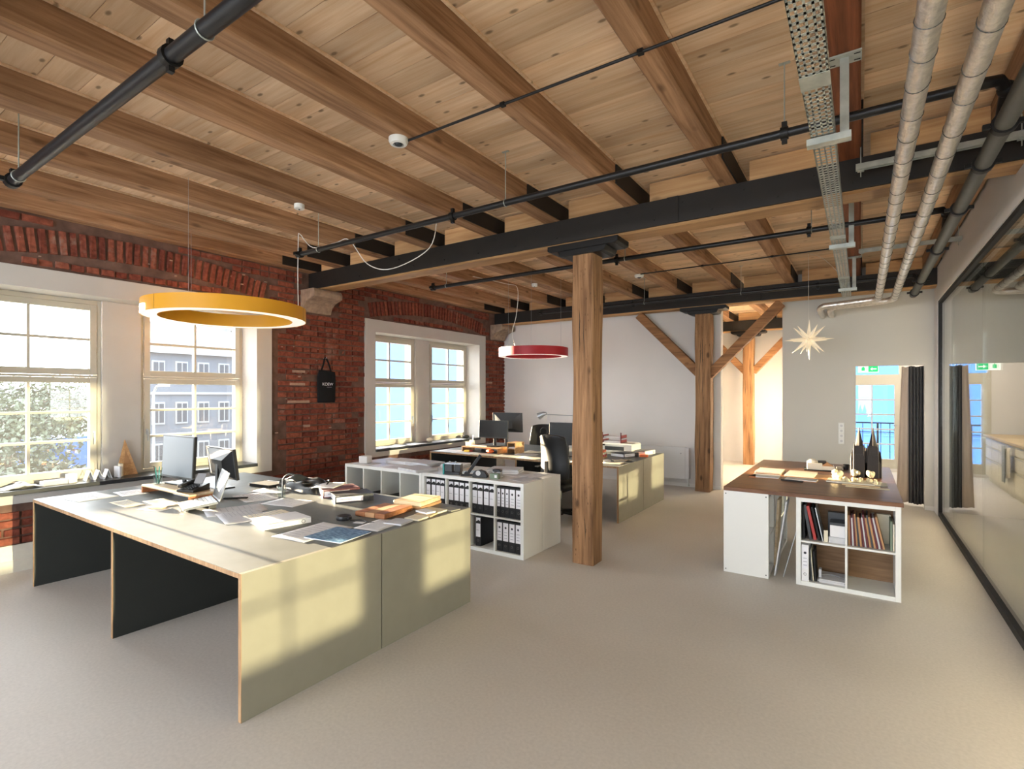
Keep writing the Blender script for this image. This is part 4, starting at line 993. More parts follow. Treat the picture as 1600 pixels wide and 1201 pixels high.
# ---- on the near desks
riser('low wooden monitor riser on the nearest desk', -5.56, -4.64, 2.08, 2.345, DA, .075)
monitor('upright grey-screened monitor on the wooden riser', -5.33, 2.30, DA + .075, math.radians(3), .56, .885, 1.285, 'screen_pale', 'black_plastic', -.05)
monitor('black monitor seen from behind on the second desk', -5.21, 2.64, DA, math.pi + math.radians(-4), .60, .855, 1.155, 'screen_black', 'black_plastic', -.12, ('acer', .045, 'label_white'))
cup('glass tumbler of teal pens on the wooden riser', -5.47, 2.18, DA + .075, .04, .10, 'tumbler_glass', ['teal', 'teal', 'black_plastic', 'green_grey', 'teal'])
t = thing('desk_phone', 'black desk phone with angled handset on the wooden riser', 'phone', (-4.83, 2.20, DA + .075), math.radians(20))
MB().prism([(-.09, 0), (.09, 0), (.09, .06), (-.09, .02)], -.09, .09, 'X').build('body', 'black_plastic', t, bevel=.006)
m = MB(); m.bar((-.07, -.08, .045), (-.07, .08, .075), .045, .03); m.build('handset', 'black_plastic', t, bevel=.01); m = MB(); m.bar((.03, .02, .06), (.03, .07, .14), .09, .006, (0, 1, 0)); m.build('display', 'silver', t)
for a in range(3):
    for b in range(4): box(-.02 + a * .03, -.002 + a * .03, -.07 + b * .022, -.055 + b * .022, .028 + b * .006, .036 + b * .006).build('key', 'dark_grey', t)
t = thing('phone_stand', 'white phone propped in a black cradle on the riser', 'phone', (-4.93, 2.25, DA + .075), math.radians(-30))
box(-.04, .04, -.05, .05, 0, .012).build('cradle', 'black_plastic', t); m = MB(); m.bar((0, .0, .012), (0, .045, .13), .07, .009, (0, 1, 0)); m.build('handset', 'paper_grey', t, bevel=.003)
# laptop tilted on a small stand
t = thing('laptop', 'open silver laptop on a low stand at the edge of the riser', 'laptop', (-4.44, 2.06, DA + .018), math.radians(-18))
T = Matrix.Rotation(math.radians(7), 4, 'X')
m = MB(); m.xbox(T @ Matrix.Translation((0, 0, .02)), .34, .24, .016); bs = m.build('base', 'laptop_grey', t, bevel=.004)
m = MB(); m.xbox(T @ Matrix.Translation((0, -.06, .0283)), .10, .07, .001); m.build('trackpad', 'paper_grey', bs)
for r_ in range(4):
    for c_ in range(11):
        m = MB(); m.xbox(T @ Matrix.Translation((-.14 + c_ * .028, .0 + r_ * .026, .029)), .023, .021, .002); m.build('key', 'white_edge', bs)
T2 = Matrix.Translation((0, .125, .036)) @ Matrix.Rotation(math.radians(-18), 4, 'X')
m = MB(); m.xbox(T2 @ Matrix.Translation((0, 0, .12)), .34, .008, .235); ld = m.build('lid', 'laptop_grey', t, bevel=.003)
m = MB(); m.xbox(T2 @ Matrix.Translation((0, -.0045, .122)), .32, .001, .21); m.build('screen', 'screen_dark', ld)
m = MB(); m.box(-.12, .12, .06, .11, -.016, .016); m.box(-.12, .12, -.1, -.08, -.016, .006); m.build('stand', 'black_plastic', t)
t = thing('paper_roll', 'roll of white drawing paper under the wooden riser', 'paper roll', (-4.95, 2.22, DA + .035)); m = MB(); m.tube([(-.22, -.01, 0), (.27, .01, 0)], .035, 18); m.build('roll', 'paper', t, smooth='angle')
m = MB(); m.tube([(.271 , .01 + .02 * math.cos(a), .02 * math.sin(a)) for a in [.5 * k for k in range(13)]], .0015, 4); m.build('spiral_end', 'ink_light', t)
sheet_paper(-5.72, 1.72, DA, .42, .30, .12, 'large white sheet at the far left end of the nearest desk')
sheet_paper(-5.62, 2.02, DA, .30, .21, -.1, 'white sheet between the desk end and the riser')
sheet_paper(-5.09, 1.80, DA, .36, .14, .0, 'picture magazine lying open on the nearest desk', 'paper_cream')
t = thing('set_square', 'half-round cream drawing template on a sheet on the nearest desk', 'template', (-4.68, 1.84, DA)); m = MB(); m.prism([(.085 * math.cos(a), .085 * math.sin(a)) for a in [math.pi * k / 14 for k in range(15)]], .002, .014, 'Z'); m.build('half_disc', 'birch', t, rot=(0, 0, .35)); box(-.11, .11, -.06, .06, 0, .002).build('sheet', 'paper', t, rot=(0, 0, .35))
sheet_paper(-4.88, 1.98, DA, .42, .16, -.05, 'creamy sheet lying in front of the riser', 'paper_cream')
sheet_paper(-4.10, 2.18, DA, .30, .42, -.35, 'grey plan sheet beside the laptop', 'paper_grey')
sheet_paper(-3.85, 2.10, DA, .42, .30, -.3, 'large grey plan lying behind the binder edge', 'paper_grey', .012)
sheet_paper(-3.62, 2.22, DA + .002, .42, .30, -.1, 'crumpled cream paper on the plan in the middle of the desk', 'paper_cream', .02)
lying_binder(-3.44, 2.15, DA, math.radians(78), 'thick white bound document lying on the nearest desk', .035, 'paper')
sheet_paper(-3.02, 2.13, DA, .30, .42, .1, 'white sheet lying under the blue magazine')
t = thing('magazine', 'blue magazine with water picture at the desk edge', 'magazine', (-2.81, 2.16, DA + .003), math.radians(8)); box(-.15, .15, -.14, .14, 0, .006).build('pages', 'paper', t); box(-.152, .152, -.142, .142, .006, .0075).build('cover', 'blue_print', t)
t = thing('tape_puck', 'small black tape dispenser beside the wood samples', 'tape', (-3.14, 2.46, DA + .0)); m = MB(); m.lathe([(.001, 0), (.05, 0), (.055, .012), (.05, .03), (.035, .034), (.02, .03), (.001, .03)], n=20, cap=False); m.build('body', 'black_plastic', t, smooth='angle'); box(.03, .075, -.012, .012, .012, .03).build('cutter', 'black_plastic', t)
t = thing('cord_tag', 'white tag on a short black cord beside the tape dispenser', 'tag', (-2.98, 2.46, DA)); box(-.03, .05, -.02, .02, 0, .002).build('tag', 'paper', t, rot=(0, 0, .3)); m = MB(); m.tube(smooth_path([(-.09, .0, .004), (-.02, .05, .006), (.06, .04, .004), (.1, .06, .004)], 4), .0025, 5); m.build('cord', 'black_plastic', t)
t = thing('brick_sample', 'reddish clay brick slip panel on the desk', 'sample', (-3.05, 2.77, DA), math.radians(8))
for q in range(3): box(-.14 + q * .094, -.048 + q * .094, -.17, .17, 0, .035 + .002 * q).build('slip', ['red_wood', 'card_brown', 'red_wood'][q], t, bevel=.006)
t = thing('wood_sample', 'stack of two pale wood sample boards near the desk corner', 'sample', (-3.04, 3.13, DA), math.radians(10)); box(-.13, .13, -.15, .15, 0, .022).build('lower_board', 'card_brown', t, bevel=.004); box(-.14, .125, -.155, .15, .022, .06).build('upper_board', 'birch', t, bevel=.008)
sheet_paper(-2.80, 2.50, DA, .21, .30, .15, 'white leaflet next to the sample tiles at the desk edge')
for i, (x, y, w_, d_, h_, rz_, mt_, lb) in enumerate(((-2.74, 2.62, .15, .15, .012, .2, 'paper_grey', 'grey sample tile nearest the blue magazine'), (-2.72, 2.78, .13, .12, .012, .1, 'paper_cream', 'cream sample tile in the middle of the edge row'), (-2.74, 2.90, .14, .12, .012, .25, 'birch', 'pale wooden sample tile leaning on the cream one'), (-2.78, 3.02, .18, .15, .012, .05, 'paper_cream', 'broad cream sample tile at the end of the row'), (-2.70, 3.14, .12, .10, .01, -.1, 'lino_grey', 'small grey sample tile closest to the desk corner'))):
    rot_rect(x, y, DA, w_, d_, h_, rz_, 'sample_tile', lb, 'tile', mt_, .002)
rot_rect(-2.77, 2.93, DA + .0125, .13, .09, .012, -.15, 'sample_tile', 'light sample tile lying on top of the edge row', 'tile', 'paper')
cup('clear drinking glass with a pen on the rear desk', -4.24, 2.66, DA, .038, .12, 'tumbler_glass', ['black_plastic', 'paper'], 'drinking_glass')
sheet_paper(-4.02, 2.58, DA, .36, .26, .2, 'sunlit white sheet beside the drinking glass')
sheet_paper(-4.45, 2.55, DA, .40, .28, -.2, 'white sheet left of the drinking glass', 'paper')
sheet_paper(-4.62, 2.82, DA, .36, .26, .3, 'grey sheet behind the drinking glass', 'paper_grey')
lying_binder(-3.98, 3.06, DA + .0, math.radians(64), 'dark binder with loose papers on top at the rear desk edge', .065, 'maroon')
sheet_paper(-4.08, 3.04, DA + .072, .21, .30, .5, 'loose sheets on top of the dark binder', 'paper', .012)
lying_binder(-3.70, 2.98, DA, math.radians(62), 'grey binder lying nearest the empty shelf on the rear desk', .058, 'dark_grey')
t = thing('black_jacket', 'crumpled black and grey bag lying on the rear desk', 'bag', (-4.42, 3.05, DA))
def heap(u, v):
    x = (u - .5) * .62; y = (v - .5) * .30; e = max(0, 1 - (abs(u - .5) * 2) ** 3) * max(0, 1 - (abs(v - .5) * 2) ** 3)
    return (x, y, .004 + e * (.085 + .06 * noise.noise(Vector((u * 5, v * 4, 2)))))
m = MB(); m.sheet(heap, 26, 18); m.build('cloth', 'black_leather', t, smooth=True); m = MB(); m.sheet(lambda u, v: (-.22 + .3 * u, -.1 + .2 * v, .085 + .05 * math.sin(u * 6) * math.sin(v * 3 + .5)), 14, 8); m.build('flap', 'dark_grey', t, smooth=True, solid=.006)
m = MB(); m.tube(smooth_path([(.1, .1, .05), (.24, .06, .10), (.30, -.02, .06), (.33, -.05, .01)], 5), .008, 6); m.build('strap', 'black_matte', t)
t = thing('headphones', 'grey headphones standing on the rear desk', 'headphones', (-4.62, 3.0, DA), .6); m = MB(); m.tube([(.085 * math.cos(a), 0, .05 + .085 * math.sin(a)) for a in [math.pi * k / 14 for k in range(15)]], .009, 8); m.build('headband', 'dark_grey', t, smooth=True)
for s in (-1, 1): m = MB(); m.cyl((s * .085 - .015, 0, .045), (s * .085 + .015, 0, .045), .042, 16); m.build('ear_cup', 'dark_grey', t, smooth='angle')
sheet_paper(-5.05, 3.05, DA, .30, .21, .2, 'white sheet under the rear monitor corner')
paper_stack(-4.75, 3.18, DA, .30, .21, .05, .1, 'stack of mixed papers behind the black monitor')
rot_rect(-4.92, 2.93, DA, .30, .18, .03, .1, 'book', 'black book near the rear monitor foot', 'book', 'black_matte', .003)
rot_rect(-4.55, 2.42, DA, .035, .20, .012, -.9, 'pencil_case', 'slim black pencil case behind the laptop', 'pencil case', 'black_matte', .003)

# ---- on the window sills
SZ = ZS
t = thing('set_square', 'tall wooden triangle leaning on the window pier', 'triangle', (-6.86, 2.42, SZ)); T = Matrix.Rotation(math.radians(-7), 4, 'Y')
m = MB(); m.prism([(-.11, 0), (.11, 0), (.0, .40)], 0, .012, 'X'); m.build('board', 'oak_light', t, rot=(0, -.12, .06)); m = MB(); m.prism([(-.03, .12), (.05, .12), (.0, .28)], .012, .0135, 'X'); m.build('cutout_mark', 'card_brown', t, rot=(0, -.12, .06))
for i, (yy, lb) in enumerate(((2.05, 'first'), (2.13, 'second'), (2.21, 'third'))):
    t = thing('gable_model', 'small white paper gable model on the sill, %s from the left' % lb, 'model', (-6.78, yy, SZ), 0, 'paper gable models on the window sill')
    for s in (-1, 1): m = MB(); m.bar((0, s * .035, 0), (0, 0, .10), .10, .003, (0, 0, 1)); m.build('gable_side', 'paper', t)
rot_rect(-6.78, 2.31, SZ, .10, .02, .12, .2, 'card_block', 'pale blue card block leaning at the end of the gable models', 'block', 'paper_grey', .002)
rot_rect(-6.82, 2.35, SZ, .08, .03, .14, -.1, 'card_block', 'beige card block beside the wooden triangle', 'block', 'paper_cream', .002)
rot_rect(-6.76, 1.90, SZ, .07, .07, .09, .2, 'paper_box', 'small white cube box on the sill of the large window', 'box', 'paper', .003)
rot_rect(-6.76, 1.76, SZ, .09, .20, .045, .1, 'paper_box', 'flat grey box lying on the sill of the large window', 'box', 'paper_grey', .003)
t = thing('crumpled_paper', 'crumpled grey paper at the left end of the window sill', 'paper', (-6.76, 1.52, SZ)); m = MB(); m.sheet(lambda u, v: ((u - .5) * .2, (v - .5) * .3, .002 + .06 * max(0, 1 - abs(v - .5) * 2) * (.6 + .6 * noise.noise(Vector((u * 4, v * 6, 5))))), 10, 14); m.build('sheet', 'paper_grey', t, smooth=True, solid=.003)
sheet_paper(-6.76, 1.28, SZ, .18, .26, .1, 'flat sheet at the leftmost end of the window sill', 'paper_grey')
for i, (yy, lb) in enumerate(((6.05, 'nearest the brick pier'), (6.42, 'beside the sheets by the brick pier'), (6.85, 'in the middle of the far sill'), (7.5, 'beyond the window pier on the far sill'), (8.0, 'at the far end of the far sill'))):
    sheet_paper(-6.74, yy, SZ, .26, .36, random.uniform(-.15, .15), 'fanned white sheets on the far window sill ' + lb, 'paper', .02)
t = thing('stone_sample', 'small pale stone on the far sill by the window pier', 'stone', (-6.80, 7.30, SZ)); m = MB(); m.sphere((0, 0, .04), .06, 10, 6, (.9, 1.3, .7)); m.build('pebble', 'paper_cream', t, smooth=True)
t = thing('dark_pouch', 'small black pouch at the far end of the sill', 'pouch', (-6.76, 8.35, SZ)); m = MB(); m.sphere((0, 0, .03), .06, 10, 6, (.9, 1.5, .6)); m.build('cloth', 'black_matte', t, smooth=True)

# ---- on the white shelves
SH = .77
sheet_paper(-5.36, 4.56, SH, .32, .22, .1, 'paper sheet under the small white box on the shelf')
t = thing('paper_box', 'small white card box on the left end of the shelf', 'box', (-5.38, 4.56, SH + .008), .3); box(-.06, .06, -.06, .06, 0, .09).build('body', 'paper', t, bevel=.004); box(-.061, .061, -.008, .008, .0905, .0915).build('tape_strip', 'paper_cream', t)
paper_stack(-5.0, 4.90, SH, .42, .30, .035, .05, 'broad stack of plans at the back of the empty shelf')
paper_stack(-4.62, 4.88, SH, .42, .30, .045, -.06, 'plan stack beside the broad stack on the shelf', 'paper_grey')
paper_stack(-4.38, 4.50, SH, .30, .40, .03, 1.35, 'grey magazine stack at the joint of the two shelves', 'paper_grey', 3)
sheet_paper(-4.75, 4.56, SH, .42, .30, .1, 'glossy white sheet on the shelf before the stacks', 'paper', .003)
paper_stack(-4.15, 4.92, SH, .30, .22, .05, .2, 'paper stack behind the teal camera')
t = thing('hole_punch', 'teal and black heavy hole punch on the shelf', 'hole punch', (-3.83, 4.50, SH), math.radians(20)); box(-.11, -.09, -.05, .05, 0, .12).build('side_plate', 'teal', t, bevel=.003); box(-.09, .09, -.045, .045, 0, .03).build('base', 'black_plastic', t, bevel=.003); box(-.09, .0, -.04, .04, .03, .11).build('motor_block', 'dark_grey', t, bevel=.004); box(.03, .1, -.045, .045, .03, .115).build('head_block', 'black_plastic', t, bevel=.004); box(-.09, .1, -.03, .03, .115, .125).build('top_plate', 'silver', t)
for q in (-.04, .03): MB().cyl((q, 0, .125), (q, 0, .145), .01, 10).build('knob', 'silver', t)
t = thing('stapler', 'black long-arm stapler with raised arm on the shelf', 'stapler', (-3.58, 4.52, SH), math.radians(35)); box(-.12, .10, -.02, .02, 0, .02).build('base', 'black_plastic', t, bevel=.003); m = MB(); m.bar((-.04, 0, .03), (.10, 0, .23), .03, .035); m.build('arm', 'black_plastic', t, bevel=.004); m = MB(); m.bar((-.10, 0, .035), (.06, 0, .05), .028, .025); m.build('magazine', 'silver', t)
MB().cyl((-.06, -.03, .03), (-.06, .03, .03), .022, 12).build('pivot', 'black_plastic', t)
t = thing('tape_dispenser', 'rounded black tape dispenser on the shelf', 'tape dispenser', (-3.43, 4.49, SH), .3); MB().prism([(-.09, 0), (.08, 0), (.085, .03), (.05, .07), (.0, .085), (-.06, .075), (-.09, .04)], -.03, .03, 'Y').build('body', 'black_plastic', t, bevel=.008); m = MB(); m.cyl((-.02, -.032, .05), (-.02, .032, .05), .028, 14); m.build('tape_roll', 'paper_grey', t)
t = thing('hole_punch', 'small black two-hole punch beside the green box', 'hole punch', (-3.30, 4.62, SH), .2); box(-.05, .05, -.04, .04, 0, .015).build('base', 'silver', t); box(-.045, .045, -.035, .035, .06, .085).build('lever', 'black_plastic', t, bevel=.004); box(-.045, -.025, -.03, .03, .015, .06).build('post', 'silver', t); box(.025, .045, -.03, .03, .015, .06).build('post', 'silver', t)
t = thing('staple_box', 'little green staple box on the shelf', 'box', (-3.25, 4.50, SH), .1); box(-.05, .05, -.025, .025, 0, .06).build('carton', 'green_grey', t, bevel=.002); box(.01, .04, -.026, -.025, .015, .045).build('label', 'paper', t)
paper_stack(-3.42, 4.95, SH, .36, .26, .05, .3, 'stack of files behind the black dispenser', 'paper', 4)
for i, (x, y, lb) in enumerate(((-3.22, 4.88, 'white sheet left of the shelf end'), (-3.02, 4.93, 'white sheet at the rear of the shelf end'), (-2.97, 4.66, 'grey sheet lying near the shelf corner'))): sheet_paper(x, y, SH, .21, .30, random.uniform(-.3, .3), lb, 'paper' if i < 2 else 'paper_grey', .003)

# ---- on the far desks
riser('wooden desk riser with loose things on the far desk', -5.45, -4.72, 6.62, 6.95, DB, .085, 'oak_light', 'oak_light')
monitor('black monitor facing the camera on the far desk riser', -4.98, 6.86, DB + .085, math.radians(4), .55, .955, 1.245, 'screen_dark', 'dark_grey', -.04)
monitor('big grey-backed monitor turned away at the brick pier', -5.22, 7.62, DB, math.pi + math.radians(8), .58, 1.0, 1.345, 'screen_black', 'dark_grey', -.08, ('DELL', .04, 'screen_black'))
monitor('black monitor half hidden behind the near timber column', -3.72, 7.0, DB, math.radians(3), .56, .90, 1.24, 'screen_dark', 'black_plastic', -.03)
t = thing('letter_box', 'small wooden letter organiser on the far desk', 'organiser', (-4.66, 6.78, DB)); box(-.0, .16, 0, .26, .16, .175).build('top_board', 'oak_light', t); box(.145, .16, 0, .26, 0, .16).build('side_board', 'oak_light', t); box(0, .015, 0, .26, 0, .16).build('side_board', 'oak_light', t); box(.015, .145, .245, .26, 0, .16).build('back_board', 'oak_light', t); box(.015, .145, 0, .245, .07, .08).build('shelf_board', 'oak_light', t); box(.02, .14, .02, .2, .08, .10).build('letters', 'paper', t)
# desk lamp with thin jointed arm
t = thing('desk_lamp', 'silver jointed desk lamp reaching over the far desk', 'desk lamp', (-3.62, 7.55, DB)); m = MB(); m.lathe([(.1, 0), (.1, .012), (.02, .02), (.012, .05)], n=20); m.build('base', 'silver', t, smooth='angle')
MB().tube([(0, 0, .04), (-.10, 0, .36), (-.20, -.05, .59)], .007, 8).build('lower_arm', 'silver', t); MB().tube([(-.20, -.05, .59), (-.52, -.10, .60), (-.70, -.12, .605)], .006, 8).build('upper_arm', 'silver', t)
MB().tube([(-.20, -.05, .59), (-.15, -.04, .62), (-.10, -.03, .60), (-.06, -.02, .50)], .003, 6).build('tension_cable', 'silver', t)
m = MB(); m.tube([(-.69, -.12, .615), (-.74, -.125, .615), (-.83, -.14, .57)], [.02, .035, .06], 16); m.build('shade', 'silver', t, smooth='angle'); MB().cyl((-.70, -.12, .60), (-.70, -.12, .50), .012, 8).build('grip_rod', 'cord_white', t)
# paper trays, printer and heaps at the right end
t = thing('printer', 'flat white printer on the farthest desk', 'printer', (-3.20, 7.92, DB)); box(-.27, .25, -.2, .2, .03, .15).build('housing', 'white_melamine', t, bevel=.008); box(-.2, .12, -.206, -.2, .05, .11).build('paper_slot', 'dark_grey', t); box(-.26, .24, -.19, .19, .15, .158).build('lid', 'paper_grey', t, bevel=.003); box(-.27, -.2, -.204, -.2, .12, .145).build('display', 'screen_black', t)
for a in (-.22, .2):
    for b in (-.15, .15): MB().cyl((a, b, 0), (a, b, .03), .02, 8).build('foot', 'black_plastic', t)
t = thing('letter_tray', 'stacked brown letter trays on top of the printer', 'letter tray', (-3.31, 7.9, DB + .158))
for q in range(2):
    z = q * .075; box(-.16, .16, -.12, .12, z, z + .006).build('tray_floor', 'paper_grey', t); box(-.16, -.154, -.12, .12, z, z + .05).build('tray_side', 'maroon', t); box(.154, .16, -.12, .12, z, z + .05).build('tray_side', 'maroon', t); box(-.14, .14, -.11, .11, z + .006, z + .03).build('papers', 'paper', t)
for a in (-.157, .157): box(a - .008, a + .008, -.126, -.12, 0, .17).build('corner_post', 'maroon', t)
lying_binder(-2.86, 7.92, DB, math.radians(80), 'cream binder lying behind the red folder at the far desk end', .06, 'paper_grey')
lying_binder(-2.98, 7.48, DB, math.radians(70), 'dark grey binder lying at the edge of the farthest desk', .06, 'dark_grey')
rot_rect(-2.72, 7.62, DB, .12, .2, .02, .3, 'folder', 'bright red folder at the right edge of the farthest desk', 'folder', 'orange', .003)
t = thing('book_stack', 'small pile of reddish books behind the near column', 'books', (-3.22, 7.05, DB), .2)
for q, mt_ in enumerate(('card_brown', 'red', 'paper_cream', 'orange')): box(-.12 + q * .006, .12 - q * .004, -.09, .09, q * .03, q * .03 + .029).build('book', mt_, t, bevel=.002)
for i, (x, y, w_, d_, rz_, mt_, lb) in enumerate(((-3.05, 6.75, .30, .21, .4, 'paper', 'crumpled white sheet right of the near column'), (-2.80, 6.62, .30, .22, .1, 'paper_cream', 'sunlit cream sheet at the near right corner of the far desk'), (-2.80, 6.95, .26, .22, .6, 'paper_cream', 'bright open booklet near the right edge of the far desk'), (-3.2, 6.55, .30, .21, 0, 'paper', 'white sheet beside the near column on the far desk'))): sheet_paper(x, y, DB, w_, d_, rz_, lb, mt_, .045 if i in (0, 2) else .01)
for i, (x, y, w_, d_, rz_, mt_, lb) in enumerate(((-5.62, 6.55, .42, .30, .1, 'paper', 'bright sheet at the left end of the far desk'), (-5.25, 6.48, .42, .28, -.1, 'paper', 'white plan in front of the far riser'), (-4.85, 6.47, .36, .26, .15, 'paper_cream', 'cream plan in front of the far letter organiser'), (-4.42, 6.50, .42, .28, .05, 'paper_cream', 'sunlit white plan over the middle panel of the far desk'), (-4.05, 6.50, .36, .26, -.1, 'paper_cream', 'sunlit sheets behind the high office chair'), (-4.30, 6.80, .36, .26, .3, 'paper', 'light booklet right of the letter organiser'), (-4.35, 7.15, .4, .3, .2, 'paper_cream', 'crumpled cream paper before the far office chair'))): sheet_paper(x, y, DB, w_, d_, rz_, lb, mt_, .05 if i == 6 else .008)
t = thing('sticky_pads', 'yellow and pink sticky note pads on the far desk', 'note pads', (-5.28, 6.56, DB + .01), .4); box(-.05, .03, -.04, .04, 0, .025).build('yellow_pad', 'yellow_note', t); box(-.02, .07, .02, .09, 0, .02).build('pink_pad', 'red', t)
t = thing('tape_roll', 'orange crumpled wrapper under the far riser edge', 'wrapper', (-4.86, 6.60, DB + .01)); m = MB(); m.sphere((0, 0, .03), .05, 8, 5, (1.6, .8, .6)); m.build('foil', 'orange', t)
cup('white mug on the far riser', -5.42, 6.85, DB + .085, .035, .085, 'white_melamine', ['silver'], 'mug')
cup('translucent white beaker behind the far riser', -5.58, 6.95, DB, .04, .12, 'paper', [], 'beaker')
rot_rect(-5.18, 6.74, DB + .085, .26, .06, .012, 0, 'keyboard', 'slim white keyboard on the far riser', 'keyboard', 'paper', .002)
rot_rect(-5.0, 6.72, DB, .22, .03, .05, .1, 'pencil_case', 'black pencil case tucked under the far riser', 'pencil case', 'black_matte', .006)

# ---- office chairs
def chair(label, x, y, rz, ztop, wb, mat='black_leather', style=0):
    """local +y is the direction the sitter faces"""
    t = thing('office_chair', label, 'chair', (x, y, 0), rz)
    zb = .56
    def back(u, v):
        z = zb + (ztop - zb) * v; ww = wb * (1.0 - .14 * v * v); xx = (u - .5) * ww; e = abs(u - .5) * 2
        return (xx, -.20 - .05 * v + .03 * math.sin(v * 3.1) + .10 * e * e, z - .035 * (e ** 4) * (1 if v > .95 else 0))
    m = MB(); m.sheet(back, 16, 14); o = m.build('backrest', mat, t, smooth=True, solid=.05); md = o.modifiers.new('b', 'BEVEL'); md.width = .018; md.segments = 3
    def seat(u, v): e = max(abs(u - .5), abs(v - .5)) * 2; return ((u - .5) * .5, (v - .5) * .48, .49 - .03 * e ** 6 + .01 * math.sin(u * 3))
    m = MB(); m.sheet(seat, 12, 12); o = m.build('seat', mat, t, smooth=True, solid=.07)
    m = MB(); m.bar((0, -.05, .43), (0, -.27, .44), .06, .02); m.bar((0, -.27, .43), (0, -.285, .8), .06, .02, (0, 1, 0)); m.build('back_support', 'black_plastic', t, bevel=.004)
    MB().cyl((0, 0, .10), (0, 0, .44), .028, 14).build('gas_lift', 'black_plastic', t, smooth='angle'); MB().cyl((0, 0, .06), (0, 0, .13), .05, 14).build('hub', 'black_plastic', t, smooth='angle')
    for k in range(5):
        a = 2 * math.pi * k / 5 + .3; c, s = math.cos(a), math.sin(a); m = MB(); m.tube([(.03 * c, .03 * s, .10), (.31 * c, .31 * s, .07)], [.03, .018], 8); leg = m.build('base_leg', 'black_plastic', t, smooth='angle')
        m = MB(); m.cyl((.31 * c - .02 * s, .31 * s + .02 * c, .03), (.31 * c + .02 * s, .31 * s - .02 * c, .03), .03, 12); m.build('caster', 'black_plastic', leg, smooth='angle')
    for s in (-1, 1):
        m = MB(); m.tube(smooth_path([(s * .22, 0, .46), (s * .30, 0, .48), (s * .31, 0, .60), (s * .31, .0, .67)], 4), .014, 8); m.build('arm_post', 'black_plastic', t, smooth=True); box(s * .31 - .04, s * .31 + .04, -.12, .12, .67, .69).build('arm_pad', 'black_plastic', t, bevel=.008)
    if style:
        m = MB(); m.tube([(.075 * math.cos(a), -.155 + .02, (ztop + zb) / 2 + .12 + .085 * math.sin(a)) for a in [math.pi * k / 12 - .2 for k in range(15)]], .012, 8); m.build('lumbar_loop', 'black_plastic', t, smooth=True)
    return t
chair('high-backed black office chair between white shelves and far desk', -3.36, 6.15, math.radians(-10), 1.14, .46)
chair('black office chair with round loop behind the farthest desk', -5.0, 8.42, math.pi + .15, 1.09, .56, 'black_matte', 1)

# ---- work counter on white shelves
cx0, cx1, cy0, cy1, CT = -1.075, .285, 5.175, 7.6, .806
t = thing('counter_top', 'dark walnut worktop resting on the white cube shelves', 'worktop', (cx0, cy0, .771)); box(0, cx1 - cx0, 0, cy1 - cy0, 0, CT - .771).build('board', 'walnut_top', t, bevel=.002)
cell2 = shelf('white two by two cube shelf under the walnut worktop', -.475, 5.20, 0, 2, 2, .745, 'backboard')
shelf('white cube shelf standing sideways under the left of the walnut worktop', -1.08 + .385, 5.20, math.pi / 2, 4, 2, 1.45, None)
o = bpy.data.objects['cube_shelf.005']
for (sy, sz) in ((.02, .03), (.365, .03), (.02, .74), (.365, .74)): MB().cyl((-.0015, sy, sz), (.001, sy, sz), .006, 8).build('screw_cap', 'dark_grey', o)
shelf('white cube shelf under the rear end of the walnut worktop', -.475, 7.18, 0, 2, 2, .745, 'white_melamine')
# leaning boards in the gap
for i, (x, y, w_, hh, tl, mt_, lb) in enumerate(((-.63, 5.42, .012, .70, .14, 'paper_grey', 'thin grey board leaning in the gap under the worktop'), (-.56, 5.34, .006, .70, .24, 'silver', 'long shiny strip leaning against the shelf under the worktop'), (-.66, 5.66, .02, .66, .05, 'birch', 'pale wooden board deep in the gap under the worktop'))):
    o = box(-w_ / 2, w_ / 2, -.012 if i == 1 else -.1, .012 if i == 1 else .1, 0, hh).build('leaning_board', mt_, loc=(x - .03, y, .003), rot=(0, tl, 0)); tag(o, lb, 'board')
# contents of the two by two shelf
x0, x1, yy, z0, z1 = cell2(0, 1)
for i, (dx, wd, hh, tl, mt_, lb) in enumerate(((.012, .018, .30, -.03, 'black_matte', 'black book standing at the left of the upper left compartment'), (.06, .022, .30, -.16, 'dark_grey', 'dark grey book leaning in the upper left compartment'), (.095, .022, .295, -.20, 'red', 'dark red book leaning in the upper left compartment'), (.13, .016, .29, -.20, 'black_matte', 'black portfolio leaning beside the red book'), (.16, .008, .29, -.20, 'silver', 'thin grey folder leaning beside the black portfolio'))):
    o = box(0, wd, 0, .22, 0, hh).build('book', mt_, loc=(x0 + dx, yy + .05, z0 + .002 + wd * abs(math.sin(tl))), rot=(0, tl, 0)); tag(o, lb, 'book')
rot_rect(x0 + .265, yy + .16, z0, .12, .2, .05, 0, 'storage_box', 'flat grey box at the bottom of the upper left compartment', 'box', 'paper_grey', .003)
t = thing('storage_box', 'white index box with dark lid in the upper left compartment', 'box', (x0 + .27, yy + .14, z0 + .05)); box(-.055, .055, -.07, .07, 0, .10).build('body', 'paper', t, bevel=.003); box(-.058, .058, -.073, .073, .10, .125).build('lid', 'dark_grey', t, bevel=.003)
rot_rect(x0 + .262, yy + .27, z0, .14, .06, .23, 0, 'storage_box', 'tall grey box behind the index box', 'box', 'dark_grey', .003)
rot_rect(x0 + .185, yy + .06, z0 + .002, .03, .012, .10, .2, 'card_block', 'short pale block leaning in front of the boxes', 'block', 'paper_cream', .001)
x0, x1, yy, z0, z1 = cell2(1, 1); x = x0 + .004
